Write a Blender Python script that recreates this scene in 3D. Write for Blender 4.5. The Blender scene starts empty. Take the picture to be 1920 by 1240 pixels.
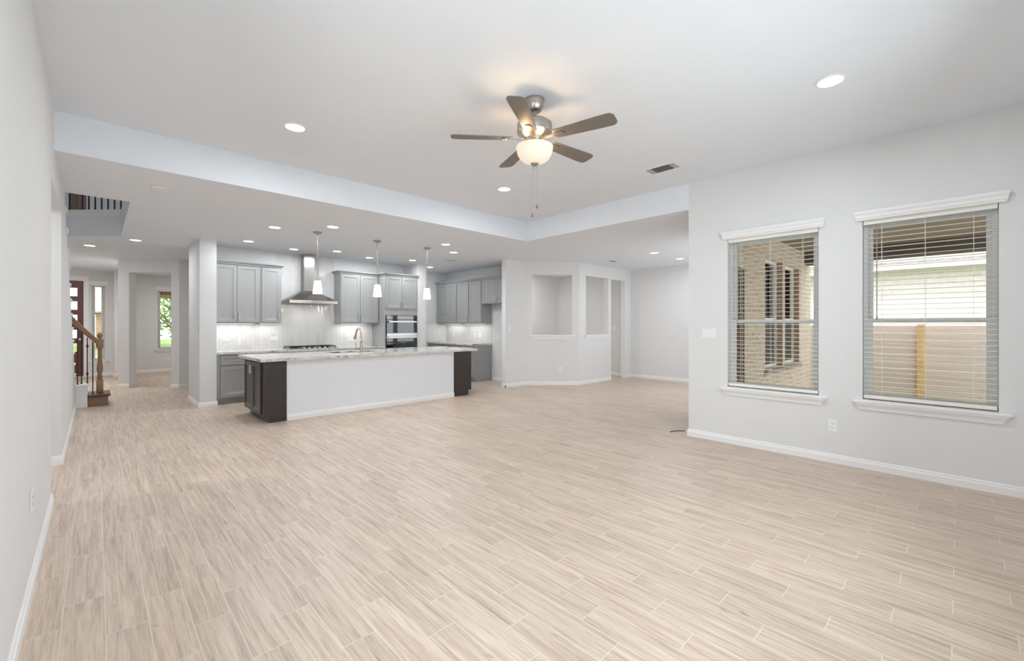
import bpy, bmesh, math, random
from mathutils import Vector, Matrix
random.seed(7)
SC = bpy.context.scene
COL = SC.collection
R = math.radians

# ------------------------------------------------------------------ camera
CAMH = 1.40
cam_d = bpy.data.cameras.new('camera')
cam = bpy.data.objects.new('camera', cam_d)
COL.objects.link(cam)
cam.location = (0, 0, CAMH)
cam.rotation_euler = (R(90), 0, -math.atan(780 / 809))
cam_d.sensor_width = 36
cam_d.lens = 809 / 1920 * 36
cam_d.shift_y = -11 / 1920
cam_d.clip_start = 0.05
SC.camera = cam

# ------------------------------------------------------------------ world, sun, exposure
SC.view_settings.view_transform = 'Standard'
SC.view_settings.look = 'None'
SC.view_settings.exposure = -0.58
SC.view_settings.gamma = 1.0
SC.view_settings.use_curve_mapping = False
SC.cycles.max_bounces = 10
SC.cycles.diffuse_bounces = 6
SC.cycles.transparent_max_bounces = 24
SC.cycles.sample_clamp_indirect = 6
SC.cycles.caustics_reflective = False
SC.cycles.caustics_refractive = False
SC.cycles.use_denoising = True

W = bpy.data.worlds.new('sky_world')
SC.world = W
W.use_nodes = True
wn = W.node_tree
for n in list(wn.nodes):
    wn.nodes.remove(n)
wo = wn.nodes.new('ShaderNodeOutputWorld')
wb = wn.nodes.new('ShaderNodeBackground')
ws = wn.nodes.new('ShaderNodeTexSky')
ws.sky_type = 'HOSEK_WILKIE'
ws.sun_direction = Vector((-0.5, 0.15, 0.85)).normalized()
ws.turbidity = 6
ws.ground_albedo = 0.4
wm = wn.nodes.new('ShaderNodeMix')
wm.data_type = 'RGBA'
wm.inputs[0].default_value = 0.85
wm.inputs[7].default_value = (0.95, 0.98, 1.0, 1)
wn.links.new(ws.outputs[0], wm.inputs[6])
wn.links.new(wm.outputs[2], wb.inputs[0])
wb.inputs[1].default_value = 5.0
wn.links.new(wb.outputs[0], wo.inputs[0])

def lamp(name, kind, loc, energy, rot=(0, 0, 0), color=(1, 1, 1), **kw):
    d = bpy.data.lights.new(name, kind)
    d.energy = energy
    d.color = color
    for k, v in kw.items():
        setattr(d, k, v)
    o = bpy.data.objects.new(name, d)
    o.location = loc
    o.rotation_euler = rot
    COL.objects.link(o)
    return o

SUN = lamp('sun', 'SUN', (0, 0, 12), 3.0, color=(1, 0.97, 0.92), angle=R(12))
SUN.rotation_euler = Vector((0.5, -0.15, -0.85)).to_track_quat('-Z', 'Y').to_euler()
# fill light through windows added in the unseen wall behind the viewpoint
ADDED_REAR_WINS = [(0.3, 1.75), (2.15, 3.6)]
for a, b in ADDED_REAR_WINS:
    lamp('rear_fill_light', 'AREA', ((a + b) / 2, -0.80, 1.55), 42, rot=(R(90), 0, 0), color=(0.78, 0.89, 1.0),
         shape='RECTANGLE', size=b - a, size_y=1.9)
ADDED_LEFT_WIN = (0.1, 1.75)  # out-of-view opening added in the left wall to brighten the right wall
lamp('left_fill_light', 'AREA', (-0.46, sum(ADDED_LEFT_WIN) / 2, 1.55), 31, rot=(0, R(-90), 0), color=(0.84, 0.92, 1.0), shape='RECTANGLE', size=1.9, size_y=ADDED_LEFT_WIN[1] - ADDED_LEFT_WIN[0])  # fill light shining in through the added left opening
lamp('study_fill_light', 'AREA', (2.3, 14.6, 2.82), 45, color=(1, 0.99, 0.97), shape='DISK', size=0.3)  # unseen fill lamp added to brighten the study
lamp('foyer_fill_light', 'AREA', (-0.55, 13.6, 2.82), 60, color=(1, 0.98, 0.95), shape='DISK', size=0.3)  # unseen fill lamp added to brighten the foyer
for q in (7.975, 9.075):
    lamp('dining_window_daylight', 'AREA', (q, 2.30, 1.58), 24, rot=(R(90), 0, 0), color=(0.86, 0.93, 1.0), shape='RECTANGLE', size=0.9, size_y=1.7)
lamp('upper_hall_fill', 'POINT', (0.9, 9.0, 5.2), 50, color=(1, 0.98, 0.94), shadow_soft_size=0.15)  # unseen lamp added to light the upstairs hall
lamp('planning_room_light', 'AREA', (8.2, 8.0, 2.82), 34, color=(1, 0.97, 0.92), shape='DISK', size=0.15)
lamp('passage_light', 'AREA', (-1.2, 5.5, 2.8), 14, shape='DISK', size=0.15)

# ------------------------------------------------------------------ materials
def srgb(r, g, b):
    f = lambda c: (c / 255 / 12.92) if c / 255 <= 0.04045 else ((c / 255 + 0.055) / 1.055) ** 2.4
    return (f(r), f(g), f(b), 1)

class NT:
    def __init__(s, name):
        s.m = bpy.data.materials.new(name)
        s.m.use_nodes = True
        s.t = s.m.node_tree
        s.b = s.t.nodes['Principled BSDF']
        s.out = s.t.nodes['Material Output']
    def n(s, typ, ins=None, **kw):
        nd = s.t.nodes.new('ShaderNode' + typ)
        for k, v in kw.items():
            setattr(nd, k, v)
        for k, v in (ins or {}).items():
            s.set(nd, k, v)
        return nd
    def set(s, nd, k, v):
        if hasattr(v, 'is_linked') or isinstance(v, bpy.types.NodeSocket):
            s.t.links.new(v, nd.inputs[k])
        else:
            nd.inputs[k].default_value = v
    def math(s, op, a, b=0.0, c=None):
        ins = {0: a, 1: b}
        if c is not None:
            ins[2] = c
        return s.n('Math', ins, operation=op).outputs[0]
    def mix(s, f, a, b):
        nd = s.n('Mix', data_type='RGBA')
        s.set(nd, 0, f); s.set(nd, 6, a); s.set(nd, 7, b)
        return nd.outputs[2]
    def ramp(s, f, stops):
        nd = s.n('ValToRGB')
        e = nd.color_ramp.elements
        while len(e) < len(stops):
            e.new(0.5)
        for el, (p, c) in zip(e, stops):
            el.position = p; el.color = c
        s.set(nd, 0, f)
        return nd.outputs[0]
    def bump(s, h, strength=0.1, dist=0.01):
        nd = s.n('Bump', {'Strength': strength, 'Distance': dist, 'Height': h})
        s.t.links.new(nd.outputs[0], s.b.inputs['Normal'])
    def obj(s):
        return s.n('TexCoord').outputs['Object']
    def xyz(s, v):
        o = s.n('SeparateXYZ', {0: v}).outputs
        return o[0], o[1], o[2]
    def vec(s, x, y, z):
        return s.n('CombineXYZ', {0: x, 1: y, 2: z}).outputs[0]

def plain(name, col, rough=0.5, metal=0.0, spec=0.5, var=0.03, scale=6, bump=0.0, bscale=120, emit=None, estr=0.0, coat=0.0):
    k = NT(name)
    c = k.obj()
    nz = k.n('TexNoise', {'Vector': c, 'Scale': scale, 'Detail': 3}).outputs[0]
    lo = tuple(x * (1 - var) for x in col[:3]) + (1,)
    hi = tuple(min(1, x * (1 + var)) for x in col[:3]) + (1,)
    k.set(k.b, 'Base Color', k.ramp(nz, [(0.3, lo), (0.7, hi)]))
    k.set(k.b, 'Roughness', rough)
    k.set(k.b, 'Metallic', metal)
    k.set(k.b, 'Specular IOR Level', spec)
    if coat:
        k.set(k.b, 'Coat Weight', coat)
    if bump:
        k.bump(k.n('TexNoise', {'Vector': c, 'Scale': bscale, 'Detail': 2}).outputs[0], bump, 0.004)
    if emit:
        k.set(k.b, 'Emission Color', emit)
        k.set(k.b, 'Emission Strength', estr)
    return k.m

M = {}
M['wall'] = plain('wall_paint', srgb(226, 226, 226), 0.75, spec=0.25, var=0.006, bump=0.05, bscale=90)
M['ceil'] = plain('ceiling_paint', srgb(233, 237, 242), 0.85, spec=0.15, var=0.006, bump=0.05, bscale=110)
M['wall_white'] = plain('island_wall_paint', srgb(232, 234, 238), 0.7, spec=0.25, var=0.006, bump=0.05, bscale=90)
M['trim'] = plain('trim_paint', srgb(240, 240, 240), 0.4, var=0.005)
M['blind'] = plain('blind_vinyl', srgb(240, 238, 230), 0.45, var=0.01)
M['vinyl'] = plain('window_vinyl', srgb(224, 225, 225), 0.4, var=0.01)
M['cab'] = plain('cabinet_grey_paint', srgb(158, 158, 157), 0.42, var=0.012)
M['espresso'] = plain('espresso_stain', srgb(50, 41, 38), 0.35, var=0.12, scale=14)
M['nickel'] = plain('brushed_nickel', srgb(178, 172, 165), 0.3, metal=1, var=0.03)
M['chrome'] = plain('satin_chrome', srgb(215, 215, 215), 0.28, metal=1, var=0.02)
M['faucet'] = plain('champagne_nickel', srgb(188, 174, 158), 0.26, metal=1, var=0.02)
M['blade'] = plain('fan_blade_taupe', srgb(114, 107, 97), 0.45, var=0.03)
M['black'] = plain('black_enamel', srgb(26, 26, 27), 0.35, var=0.05)
M['iron'] = plain('black_iron', srgb(22, 21, 22), 0.45, var=0.05)
M['blackglass'] = plain('black_glass', srgb(10, 10, 12), 0.03, spec=0.8, var=0.0, coat=0.6)
M['display'] = plain('oven_display', srgb(40, 60, 50), 0.2, emit=srgb(120, 170, 140), estr=0.25)
M['plate'] = plain('white_plastic', srgb(238, 238, 236), 0.35, var=0.004)
M['slot'] = plain('dark_slot', srgb(48, 47, 46), 0.6)
M['ventback'] = plain('vent_backing', srgb(105, 105, 104), 0.7)
M['lens'] = plain('lamp_lens', (1, 1, 1, 1), 0.5, emit=(1, 0.99, 0.97, 1), estr=9)
M['strip'] = plain('light_strip', (1, 1, 1, 1), 0.5, emit=(1, 0.98, 0.95, 1), estr=3)
M['shade'] = plain('pendant_glass', (0.9, 0.88, 0.84, 1), 0.3, emit=(1, 0.93, 0.85, 1), estr=2.6)
M['patio'] = plain('patio_soffit_paint', srgb(150, 138, 122), 0.8, var=0.05)
M['beam'] = plain('patio_beam_paint', srgb(88, 80, 70), 0.8, var=0.05)
M['concrete'] = plain('concrete', srgb(165, 160, 152), 0.9, var=0.08, scale=3)
M['grass'] = plain('grass_lawn', srgb(120, 150, 70), 0.95, var=0.35, scale=20, bump=0.6, bscale=60)
M['leaf'] = plain('tree_leaf', srgb(138, 172, 98), 0.7, var=0.4, scale=3)
M['bark'] = plain('tree_bark', srgb(110, 92, 76), 0.9, var=0.2, scale=12)
M['shingle'] = plain('roof_shingle', srgb(176, 170, 164), 0.9, var=0.2, scale=14)
M['gutter'] = plain('gutter_white', srgb(225, 222, 216), 0.5)
M['dark_screen'] = plain('window_screen_dark', srgb(64, 68, 64), 0.25, var=0.06)
M['sinksteel'] = plain('sink_steel', srgb(150, 150, 150), 0.35, metal=1)

def steel():
    k = NT('brushed_stainless')
    x, y, z = k.xyz(k.obj())
    nz = k.n('TexNoise', {'Vector': k.vec(k.math('MULTIPLY', x, 4), k.math('MULTIPLY', y, 4), k.math('MULTIPLY', z, 300)), 'Scale': 1, 'Detail': 2}).outputs[0]
    k.set(k.b, 'Base Color', srgb(192, 189, 186))
    k.set(k.b, 'Metallic', 1.0)
    k.set(k.b, 'Roughness', k.math('MULTIPLY_ADD', nz, 0.15, 0.17))
    k.set(k.b, 'Anisotropic', 0.5)
    return k.m
M['steel'] = steel()

def floor_mat():
    k = NT('wood_look_plank_tile')
    x, y, z = k.xyz(k.obj())
    wdt, ln, g = 0.1475, 0.61, 0.0018
    fx = k.math('DIVIDE', k.math('ADD', x, 0.115 + wdt * 40), wdt)
    row = k.math('FLOOR', fx)
    ux = k.math('SUBTRACT', fx, row)
    fy = k.math('DIVIDE', k.math('SUBTRACT', k.math('ADD', y, 20 * ln - 2.87 + 0.2033 * 39), k.math('MULTIPLY', row, 0.2033)), ln)
    cell = k.math('FLOOR', fy)
    uy = k.math('SUBTRACT', fy, cell)
    ex = k.math('MULTIPLY', k.math('MINIMUM', ux, k.math('SUBTRACT', 1.0, ux)), wdt)
    ey = k.math('MULTIPLY', k.math('MINIMUM', uy, k.math('SUBTRACT', 1.0, uy)), ln)
    e = k.math('MINIMUM', ex, ey)
    grout = k.math('LESS_THAN', e, g)
    rnd = k.n('TexWhiteNoise', {'Vector': k.vec(row, cell, 0.0)}, noise_dimensions='3D').outputs[0]
    rn2 = k.n('TexWhiteNoise', {'Vector': k.vec(cell, row, 5.0)}, noise_dimensions='3D').outputs[0]
    off = k.math('MULTIPLY', rnd, 40)
    v1 = k.vec(k.math('MULTIPLY', x, 34), k.math('MULTIPLY', y, 1.5), off)
    n1 = k.n('TexNoise', {'Vector': v1, 'Scale': 1, 'Detail': 5, 'Roughness': 0.6, 'Distortion': 0.5}).outputs[0]
    v2 = k.vec(k.math('MULTIPLY', x, 210), k.math('MULTIPLY', y, 7), off)
    v4 = k.vec(k.math('MULTIPLY', x, 80), k.math('MULTIPLY', y, 3), off)
    n4 = k.n('TexNoise', {'Vector': v4, 'Scale': 1, 'Detail': 4, 'Roughness': 0.65, 'Distortion': 0.6}).outputs[0]
    n2 = k.n('TexNoise', {'Vector': v2, 'Scale': 1, 'Detail': 3, 'Roughness': 0.6}).outputs[0]
    v3 = k.vec(k.math('MULTIPLY', x, 22), k.math('MULTIPLY', y, 9), off)
    n3 = k.n('TexNoise', {'Vector': v3, 'Scale': 1, 'Detail': 1}).outputs[0]
    t = k.math('ADD', k.math('ADD', k.math('MULTIPLY', n1, 0.42), k.math('MULTIPLY', n4, 0.33)), k.math('MULTIPLY', n2, 0.25))
    col = k.ramp(t, [(0.34, srgb(152, 134, 119)), (0.435, srgb(184, 166, 150)), (0.53, srgb(206, 188, 172)), (0.64, srgb(219, 204, 189))])
    knots = k.math('SMOOTH_MIN', 1.0, k.math('MAXIMUM', 0.0, k.math('MULTIPLY', k.math('SUBTRACT', n3, 0.72), 7)), 0.1)
    col = k.mix(k.math('MULTIPLY', knots, 0.6), col, srgb(122, 102, 86))
    val = k.n('HueSaturation', {'Saturation': 1.08, 'Value': k.math('MULTIPLY_ADD', rn2, 0.10, 0.95), 'Color': col}).outputs[0]
    col = k.mix(k.math('MULTIPLY', grout, 0.85), val, srgb(222, 211, 198))
    k.set(k.b, 'Base Color', col)
    k.set(k.b, 'Roughness', k.math('MULTIPLY_ADD', n2, 0.15, 0.33))
    k.set(k.b, 'Specular IOR Level', 0.45)
    h = k.math('SUBTRACT', k.math('MULTIPLY', n2, 0.25), k.math('MULTIPLY', grout, 1.0))
    k.bump(h, 0.25, 0.0015)
    return k.m
M['floor'] = floor_mat()

def tile_mat(name, axis):
    k = NT(name)
    x, y, z = k.xyz(k.obj())
    h = x if axis == 'x' else y
    br = k.n('TexBrick', {'Vector': k.vec(z, h, 0.0), 'Scale': 1.0, 'Mortar Size': 0.0022, 'Mortar Smooth': 0.4, 'Brick Width': 0.20, 'Row Height': 0.072,
                          'Color1': srgb(226, 225, 223), 'Color2': srgb(218, 217, 215), 'Mortar': srgb(206, 205, 203)}, offset=0.5)
    k.set(k.b, 'Base Color', br.outputs[0])
    k.set(k.b, 'Roughness', 0.09)
    k.set(k.b, 'Specular IOR Level', 0.55)
    row = k.math('FRACT', k.math('DIVIDE', h, 0.072))
    dome = k.math('MULTIPLY', k.math('MULTIPLY', row, k.math('SUBTRACT', 1.0, row)), 0.5)
    nz = k.n('TexNoise', {'Vector': k.vec(k.math('MULTIPLY', h, 14), k.math('MULTIPLY', z, 6), 0.0), 'Scale': 1, 'Detail': 1}).outputs[0]
    hh = k.math('ADD', k.math('ADD', k.math('MULTIPLY', nz, 1.2), k.math('MULTIPLY', dome, 1.2)), k.math('MULTIPLY', br.outputs[1], -0.35))
    k.bump(hh, 0.5, 0.006)
    return k.m
M['tile_x'] = tile_mat('picket_tile_along_x', 'x')
M['tile_y'] = tile_mat('picket_tile_along_y', 'y')

def granite():
    k = NT('white_granite')
    c = k.obj()
    n1 = k.n('TexNoise', {'Vector': c, 'Scale': 3.2, 'Detail': 7, 'Roughness': 0.68, 'Distortion': 1.4}).outputs[0]
    n2 = k.n('TexNoise', {'Vector': c, 'Scale': 42, 'Detail': 3, 'Roughness': 0.7}).outputs[0]
    a = k.ramp(n1, [(0.36, srgb(128, 126, 126)), (0.46, srgb(206, 203, 199)), (0.6, srgb(228, 225, 221)), (0.7, srgb(186, 183, 181))])
    s = k.ramp(n2, [(0.30, srgb(105, 102, 102)), (0.42, (1, 1, 1, 1))])
    mx = k.n('Mix', data_type='RGBA', blend_type='MULTIPLY')
    k.set(mx, 0, 0.75); k.set(mx, 6, a); k.set(mx, 7, s)
    k.set(k.b, 'Base Color', mx.outputs[2])
    k.set(k.b, 'Roughness', 0.1)
    return k.m
M['granite'] = granite()

def brick_mat(name, axis, c1, c2, mortar, msize=0.012):
    k = NT(name)
    x, y, z = k.xyz(k.obj())
    h = x if axis == 'x' else y
    v = k.vec(h, z, 0.0)
    br = k.n('TexBrick', {'Vector': v, 'Scale': 1.0, 'Mortar Size': msize, 'Mortar Smooth': 0.5, 'Brick Width': 0.245, 'Row Height': 0.082, 'Bias': -0.1,
                          'Color1': c1, 'Color2': c2, 'Mortar': mortar}, offset=0.5)
    nz = k.n('TexNoise', {'Vector': v, 'Scale': 9, 'Detail': 5, 'Roughness': 0.7}).outputs[0]
    smear = k.ramp(nz, [(0.42, (0, 0, 0, 1)), (0.62, (1, 1, 1, 1))])
    col = k.mix(k.math('MULTIPLY', smear, 0.55), br.outputs[0], mortar)
    k.set(k.b, 'Base Color', col)
    k.set(k.b, 'Roughness', 0.9)
    k.bump(br.outputs[1], -0.5, 0.01)
    return k.m
M['brick_buff'] = brick_mat('buff_brick', 'x', srgb(208, 190, 164), srgb(192, 170, 144), srgb(226, 218, 204))
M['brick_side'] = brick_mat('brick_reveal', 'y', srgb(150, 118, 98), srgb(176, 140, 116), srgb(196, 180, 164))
M['brick_pink'] = brick_mat('pale_pink_brick', 'y', srgb(222, 204, 199), srgb(228, 219, 216), srgb(230, 229, 229))
M['brick_red'] = brick_mat('red_brick', 'x', srgb(178, 120, 98), srgb(160, 104, 86), srgb(200, 180, 166))

def wood(name, c1, c2, sx, sy, sz, rough=0.4, knots=None):
    k = NT(name)
    x, y, z = k.xyz(k.obj())
    v = k.vec(k.math('MULTIPLY', x, sx), k.math('MULTIPLY', y, sy), k.math('MULTIPLY', z, sz))
    n1 = k.n('TexNoise', {'Vector': v, 'Scale': 1, 'Detail': 5, 'Distortion': 0.8}).outputs[0]
    col = k.ramp(n1, [(0.3, c1), (0.7, c2)])
    if knots:
        vo = k.n('TexVoronoi', {'Vector': k.vec(k.math('MULTIPLY', x, 5), k.math('MULTIPLY', y, 3.2), k.math('MULTIPLY', z, 7)), 'Scale': 1}).outputs[0]
        col = k.mix(k.ramp(vo, [(0.04, (0.8, 0.8, 0.8, 1)), (0.14, (0, 0, 0, 1))]), col, knots)
    k.set(k.b, 'Base Color', col)
    k.set(k.b, 'Roughness', rough)
    return k.m
M['stairwood'] = wood('stained_oak', srgb(118, 88, 66), srgb(142, 108, 84), 8, 8, 30)
M['railwood'] = wood('stained_oak_rail', srgb(138, 106, 80), srgb(160, 126, 98), 10, 10, 30)
M['treaddark'] = wood('dark_tread', srgb(70, 50, 40), srgb(92, 66, 52), 8, 30, 8)
M['doorwood'] = wood('mahogany_door', srgb(84, 40, 32), srgb(112, 58, 46), 30, 5, 3)
M['fence'] = wood('cedar_board', srgb(218, 199, 188), srgb(236, 221, 212), 2, 1.2, 22, 0.85, knots=srgb(176, 132, 106))
M['fencepost'] = wood('pine_post', srgb(222, 182, 120), srgb(240, 206, 150), 20, 20, 2, 0.8, knots=srgb(170, 120, 70))
M['porchwood'] = wood('porch_ceiling_wood', srgb(140, 96, 62), srgb(176, 128, 88), 4, 20, 4, 0.7)

def glass_mat():
    k = NT('window_glass')
    tr = k.n('BsdfTransparent', {0: (0.97, 0.985, 0.98, 1)})
    gl = k.n('BsdfGlossy', {'Color': (1, 1, 1, 1), 'Roughness': 0.02})
    fr = k.n('Fresnel', {0: 1.11})
    mx = k.n('MixShader', {0: fr.outputs[0], 1: tr.outputs[0], 2: gl.outputs[0]})
    k.t.links.new(mx.outputs[0], k.out.inputs[0])
    return k.m
M['glass'] = glass_mat()

def bowl_mat():
    k = NT('frosted_bowl_glass')
    nz = k.n('TexNoise', {'Vector': k.obj(), 'Scale': 9, 'Detail': 3, 'Distortion': 1.5}).outputs[0]
    k.set(k.b, 'Base Color', (0.55, 0.5, 0.44, 1))
    k.set(k.b, 'Roughness', 0.35)
    k.set(k.b, 'Emission Color', k.ramp(nz, [(0.3, (1, 0.74, 0.50, 1)), (0.7, (1, 0.88, 0.70, 1))]))
    k.set(k.b, 'Emission Strength', 0.8)
    return k.m
M['bowl'] = bowl_mat()

# ------------------------------------------------------------------ mesh helpers
class MB:
    def __init__(s):
        s.bm = bmesh.new()
    def box(s, x0, x1, y0, y1, z0, z1, bev=0.0):
        x0, x1 = sorted((x0, x1)); y0, y1 = sorted((y0, y1)); z0, z1 = sorted((z0, z1))
        vs = [s.bm.verts.new(p) for p in ((x0, y0, z0), (x1, y0, z0), (x1, y1, z0), (x0, y1, z0), (x0, y0, z1), (x1, y0, z1), (x1, y1, z1), (x0, y1, z1))]
        fs = [s.bm.faces.new([vs[i] for i in q]) for q in ((0, 3, 2, 1), (4, 5, 6, 7), (0, 1, 5, 4), (1, 2, 6, 5), (2, 3, 7, 6), (3, 0, 4, 7))]
        if bev:
            es = list({e for f in fs for e in f.edges})
            bmesh.ops.bevel(s.bm, geom=es, offset=bev, segments=2, affect='EDGES', profile=0.5)
        return s
    def prism(s, pts, a, b, plane='xy'):
        def P(p, h):
            return {'xy': (p[0], p[1], h), 'yz': (h, p[0], p[1]), 'xz': (p[0], h, p[1])}[plane]
        lo = [s.bm.verts.new(P(p, a)) for p in pts]
        hi = [s.bm.verts.new(P(p, b)) for p in pts]
        n = len(pts)
        fs = [s.bm.faces.new(lo[::-1]), s.bm.faces.new(hi)]
        for i in range(n):
            fs.append(s.bm.faces.new((lo[i], lo[(i + 1) % n], hi[(i + 1) % n], hi[i])))
        bmesh.ops.recalc_face_normals(s.bm, faces=fs)
        return s
    def hexa(s, lo, hi):
        a = [s.bm.verts.new(p) for p in lo]; b = [s.bm.verts.new(p) for p in hi]
        n = len(a)
        fs = [s.bm.faces.new(a[::-1]), s.bm.faces.new(b)]
        for i in range(n):
            fs.append(s.bm.faces.new((a[i], a[(i + 1) % n], b[(i + 1) % n], b[i])))
        bmesh.ops.recalc_face_normals(s.bm, faces=fs)
        return s
    def lathe(s, prof, c=(0, 0, 0), seg=28):
        rings = []
        for r, z in prof:
            if r < 1e-5:
                rings.append([s.bm.verts.new((c[0], c[1], c[2] + z))])
            else:
                rings.append([s.bm.verts.new((c[0] + r * math.cos(2 * math.pi * i / seg), c[1] + r * math.sin(2 * math.pi * i / seg), c[2] + z)) for i in range(seg)])
        fs = []
        for A, B in zip(rings, rings[1:]):
            for i in range(seg):
                j = (i + 1) % seg
                if len(A) == 1 and len(B) == 1:
                    continue
                if len(A) == 1:
                    fs.append(s.bm.faces.new((A[0], B[j], B[i])))
                elif len(B) == 1:
                    fs.append(s.bm.faces.new((A[i], A[j], B[0])))
                else:
                    fs.append(s.bm.faces.new((A[i], A[j], B[j], B[i])))
        for ring, rev in ((rings[0], True), (rings[-1], False)):
            if len(ring) > 1:
                fs.append(s.bm.faces.new(ring[::-1] if rev else ring))
        bmesh.ops.recalc_face_normals(s.bm, faces=fs)
        return s
    def lathe_open(s, prof, seg=28):
        rings = [[s.bm.verts.new((r * math.cos(2 * math.pi * i / seg), r * math.sin(2 * math.pi * i / seg), z)) for i in range(seg)] for r, z in prof]
        fs = []
        for A, B in zip(rings, rings[1:]):
            for i in range(seg):
                j = (i + 1) % seg
                fs.append(s.bm.faces.new((A[i], A[j], B[j], B[i])))
        bmesh.ops.recalc_face_normals(s.bm, faces=fs)
        return s
    def tube(s, pts, r, seg=10):
        pts = [Vector(p) for p in pts]
        rs = r if isinstance(r, (list, tuple)) else [r] * len(pts)
        rings = []
        prev = None
        for i, p in enumerate(pts):
            d = (pts[min(i + 1, len(pts) - 1)] - pts[max(i - 1, 0)]).normalized()
            if prev is None:
                up = Vector((0, 0, 1)) if abs(d.z) < 0.9 else Vector((1, 0, 0))
                u = d.cross(up).normalized()
            else:
                u = (prev - d * prev.dot(d)).normalized()
            prev = u
            v = d.cross(u)
            rings.append([s.bm.verts.new(p + (u * math.cos(2 * math.pi * k / seg) + v * math.sin(2 * math.pi * k / seg)) * rs[i]) for k in range(seg)])
        fs = []
        for A, B in zip(rings, rings[1:]):
            for i in range(seg):
                j = (i + 1) % seg
                fs.append(s.bm.faces.new((A[i], A[j], B[j], B[i])))
        fs.append(s.bm.faces.new(rings[0][::-1])); fs.append(s.bm.faces.new(rings[-1]))
        bmesh.ops.recalc_face_normals(s.bm, faces=fs)
        return s
    def panel(s, x0, x1, z0, z1, yf, th=0.02, rail=0.055, raised=False):
        """a framed door or drawer front facing -y"""
        rings = [(0, yf + th), (0, yf + 0.002), (0.002, yf), (rail, yf), (rail + 0.006, yf + 0.006), (rail + 0.016, yf + 0.006), (rail + 0.022, yf + 0.011)]
        V = []
        for i, y in rings:
            V.append([s.bm.verts.new(p) for p in ((x0 + i, y, z0 + i), (x1 - i, y, z0 + i), (x1 - i, y, z1 - i), (x0 + i, y, z1 - i))])
        fs = []
        for A, B in zip(V, V[1:]):
            for i in range(4):
                j = (i + 1) % 4
                fs.append(s.bm.faces.new((A[i], A[j], B[j], B[i])))
        fs.append(s.bm.faces.new(V[-1])); fs.append(s.bm.faces.new(V[0][::-1]))
        bmesh.ops.recalc_face_normals(s.bm, faces=fs)
        return s
    def build(s, name, mat, parent=None, smooth=False, loc=None, rot=None):
        if smooth:
            for f in s.bm.faces:
                f.smooth = True
            for e in s.bm.edges:
                if len(e.link_faces) == 2 and e.calc_face_angle(0) > R(38):
                    e.smooth = False
        me = bpy.data.meshes.new(name)
        s.bm.to_mesh(me)
        s.bm.free()
        me.materials.append(M[mat] if isinstance(mat, str) else mat)
        o = bpy.data.objects.new(name, me)
        COL.objects.link(o)
        if parent is not None:
            o.parent = parent
        if loc:
            o.location = loc
        if rot:
            o.rotation_euler = rot
        return o

def tag(o, label, cat, group=None, kind=None):
    o['label'] = label
    o['category'] = cat
    if group:
        o['group'] = group
    if kind:
        o['kind'] = kind
    return o

def thing(name, label, cat, loc=(0, 0, 0), rz=0.0, group=None):
    o = bpy.data.objects.new(name, None)
    o.empty_display_size = 0.1
    COL.objects.link(o)
    o.location = loc
    o.rotation_euler = (0, 0, rz)
    return tag(o, label, cat, group)

def struct(o):
    o['kind'] = 'structure'
    return o

def sempty(name, loc=(0, 0, 0), rz=0.0):
    o = bpy.data.objects.new(name, None)
    o.empty_display_size = 0.1
    COL.objects.link(o)
    o.location = loc
    o.rotation_euler = (0, 0, rz)
    return struct(o)

def grid_solid(mb, us, vs, solid, P):
    """cells of a slab; P(u, v, k) maps to space, k = 0 front, 1 back"""
    cache = {}
    def v(i, j, k):
        if (i, j, k) not in cache:
            cache[(i, j, k)] = mb.bm.verts.new(P(us[i], vs[j], k))
        return cache[(i, j, k)]
    fs = []
    nu, nv = len(us) - 1, len(vs) - 1
    S = lambda i, j: 0 <= i < nu and 0 <= j < nv and solid(i, j)
    for i in range(nu):
        for j in range(nv):
            if not S(i, j):
                continue
            fs.append(mb.bm.faces.new((v(i, j, 0), v(i + 1, j, 0), v(i + 1, j + 1, 0), v(i, j + 1, 0))))
            fs.append(mb.bm.faces.new((v(i, j, 1), v(i, j + 1, 1), v(i + 1, j + 1, 1), v(i + 1, j, 1))))
            for di, dj, a, b in ((-1, 0, (i, j), (i, j + 1)), (1, 0, (i + 1, j + 1), (i + 1, j)), (0, -1, (i + 1, j), (i, j)), (0, 1, (i, j + 1), (i + 1, j + 1))):
                if not S(i + di, j + dj):
                    fs.append(mb.bm.faces.new((v(*a, 0), v(*b, 0), v(*b, 1), v(*a, 1))))
    bmesh.ops.recalc_face_normals(mb.bm, faces=fs)

def wall(name, p0, p1, th, z0, z1, openings=(), mat='wall'):
    """visible face on the line p0-p1, body to the left of the direction of travel"""
    d = Vector((p1[0] - p0[0], p1[1] - p0[1]))
    L = d.length
    d /= L
    n = Vector((-d.y, d.x))
    us = sorted({0.0, L} | {round(o[0], 5) for o in openings} | {round(o[1], 5) for o in openings})
    vs = sorted({z0, z1} | {o[2] for o in openings} | {o[3] for o in openings})
    us = [u for u in us if 0 <= u <= L + 1e-6]
    vs = [v for v in vs if z0 <= v <= z1]
    def solid(i, j):
        u = (us[i] + us[i + 1]) / 2; v = (vs[j] + vs[j + 1]) / 2
        return not any(o[0] < u < o[1] and o[2] < v < o[3] for o in openings)
    def P(u, v, k):
        q = Vector(p0) + d * u + n * (th * k)
        return (q.x, q.y, v)
    mb = MB()
    grid_solid(mb, us, vs, solid, P)
    return struct(mb.build(name, mat))

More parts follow.
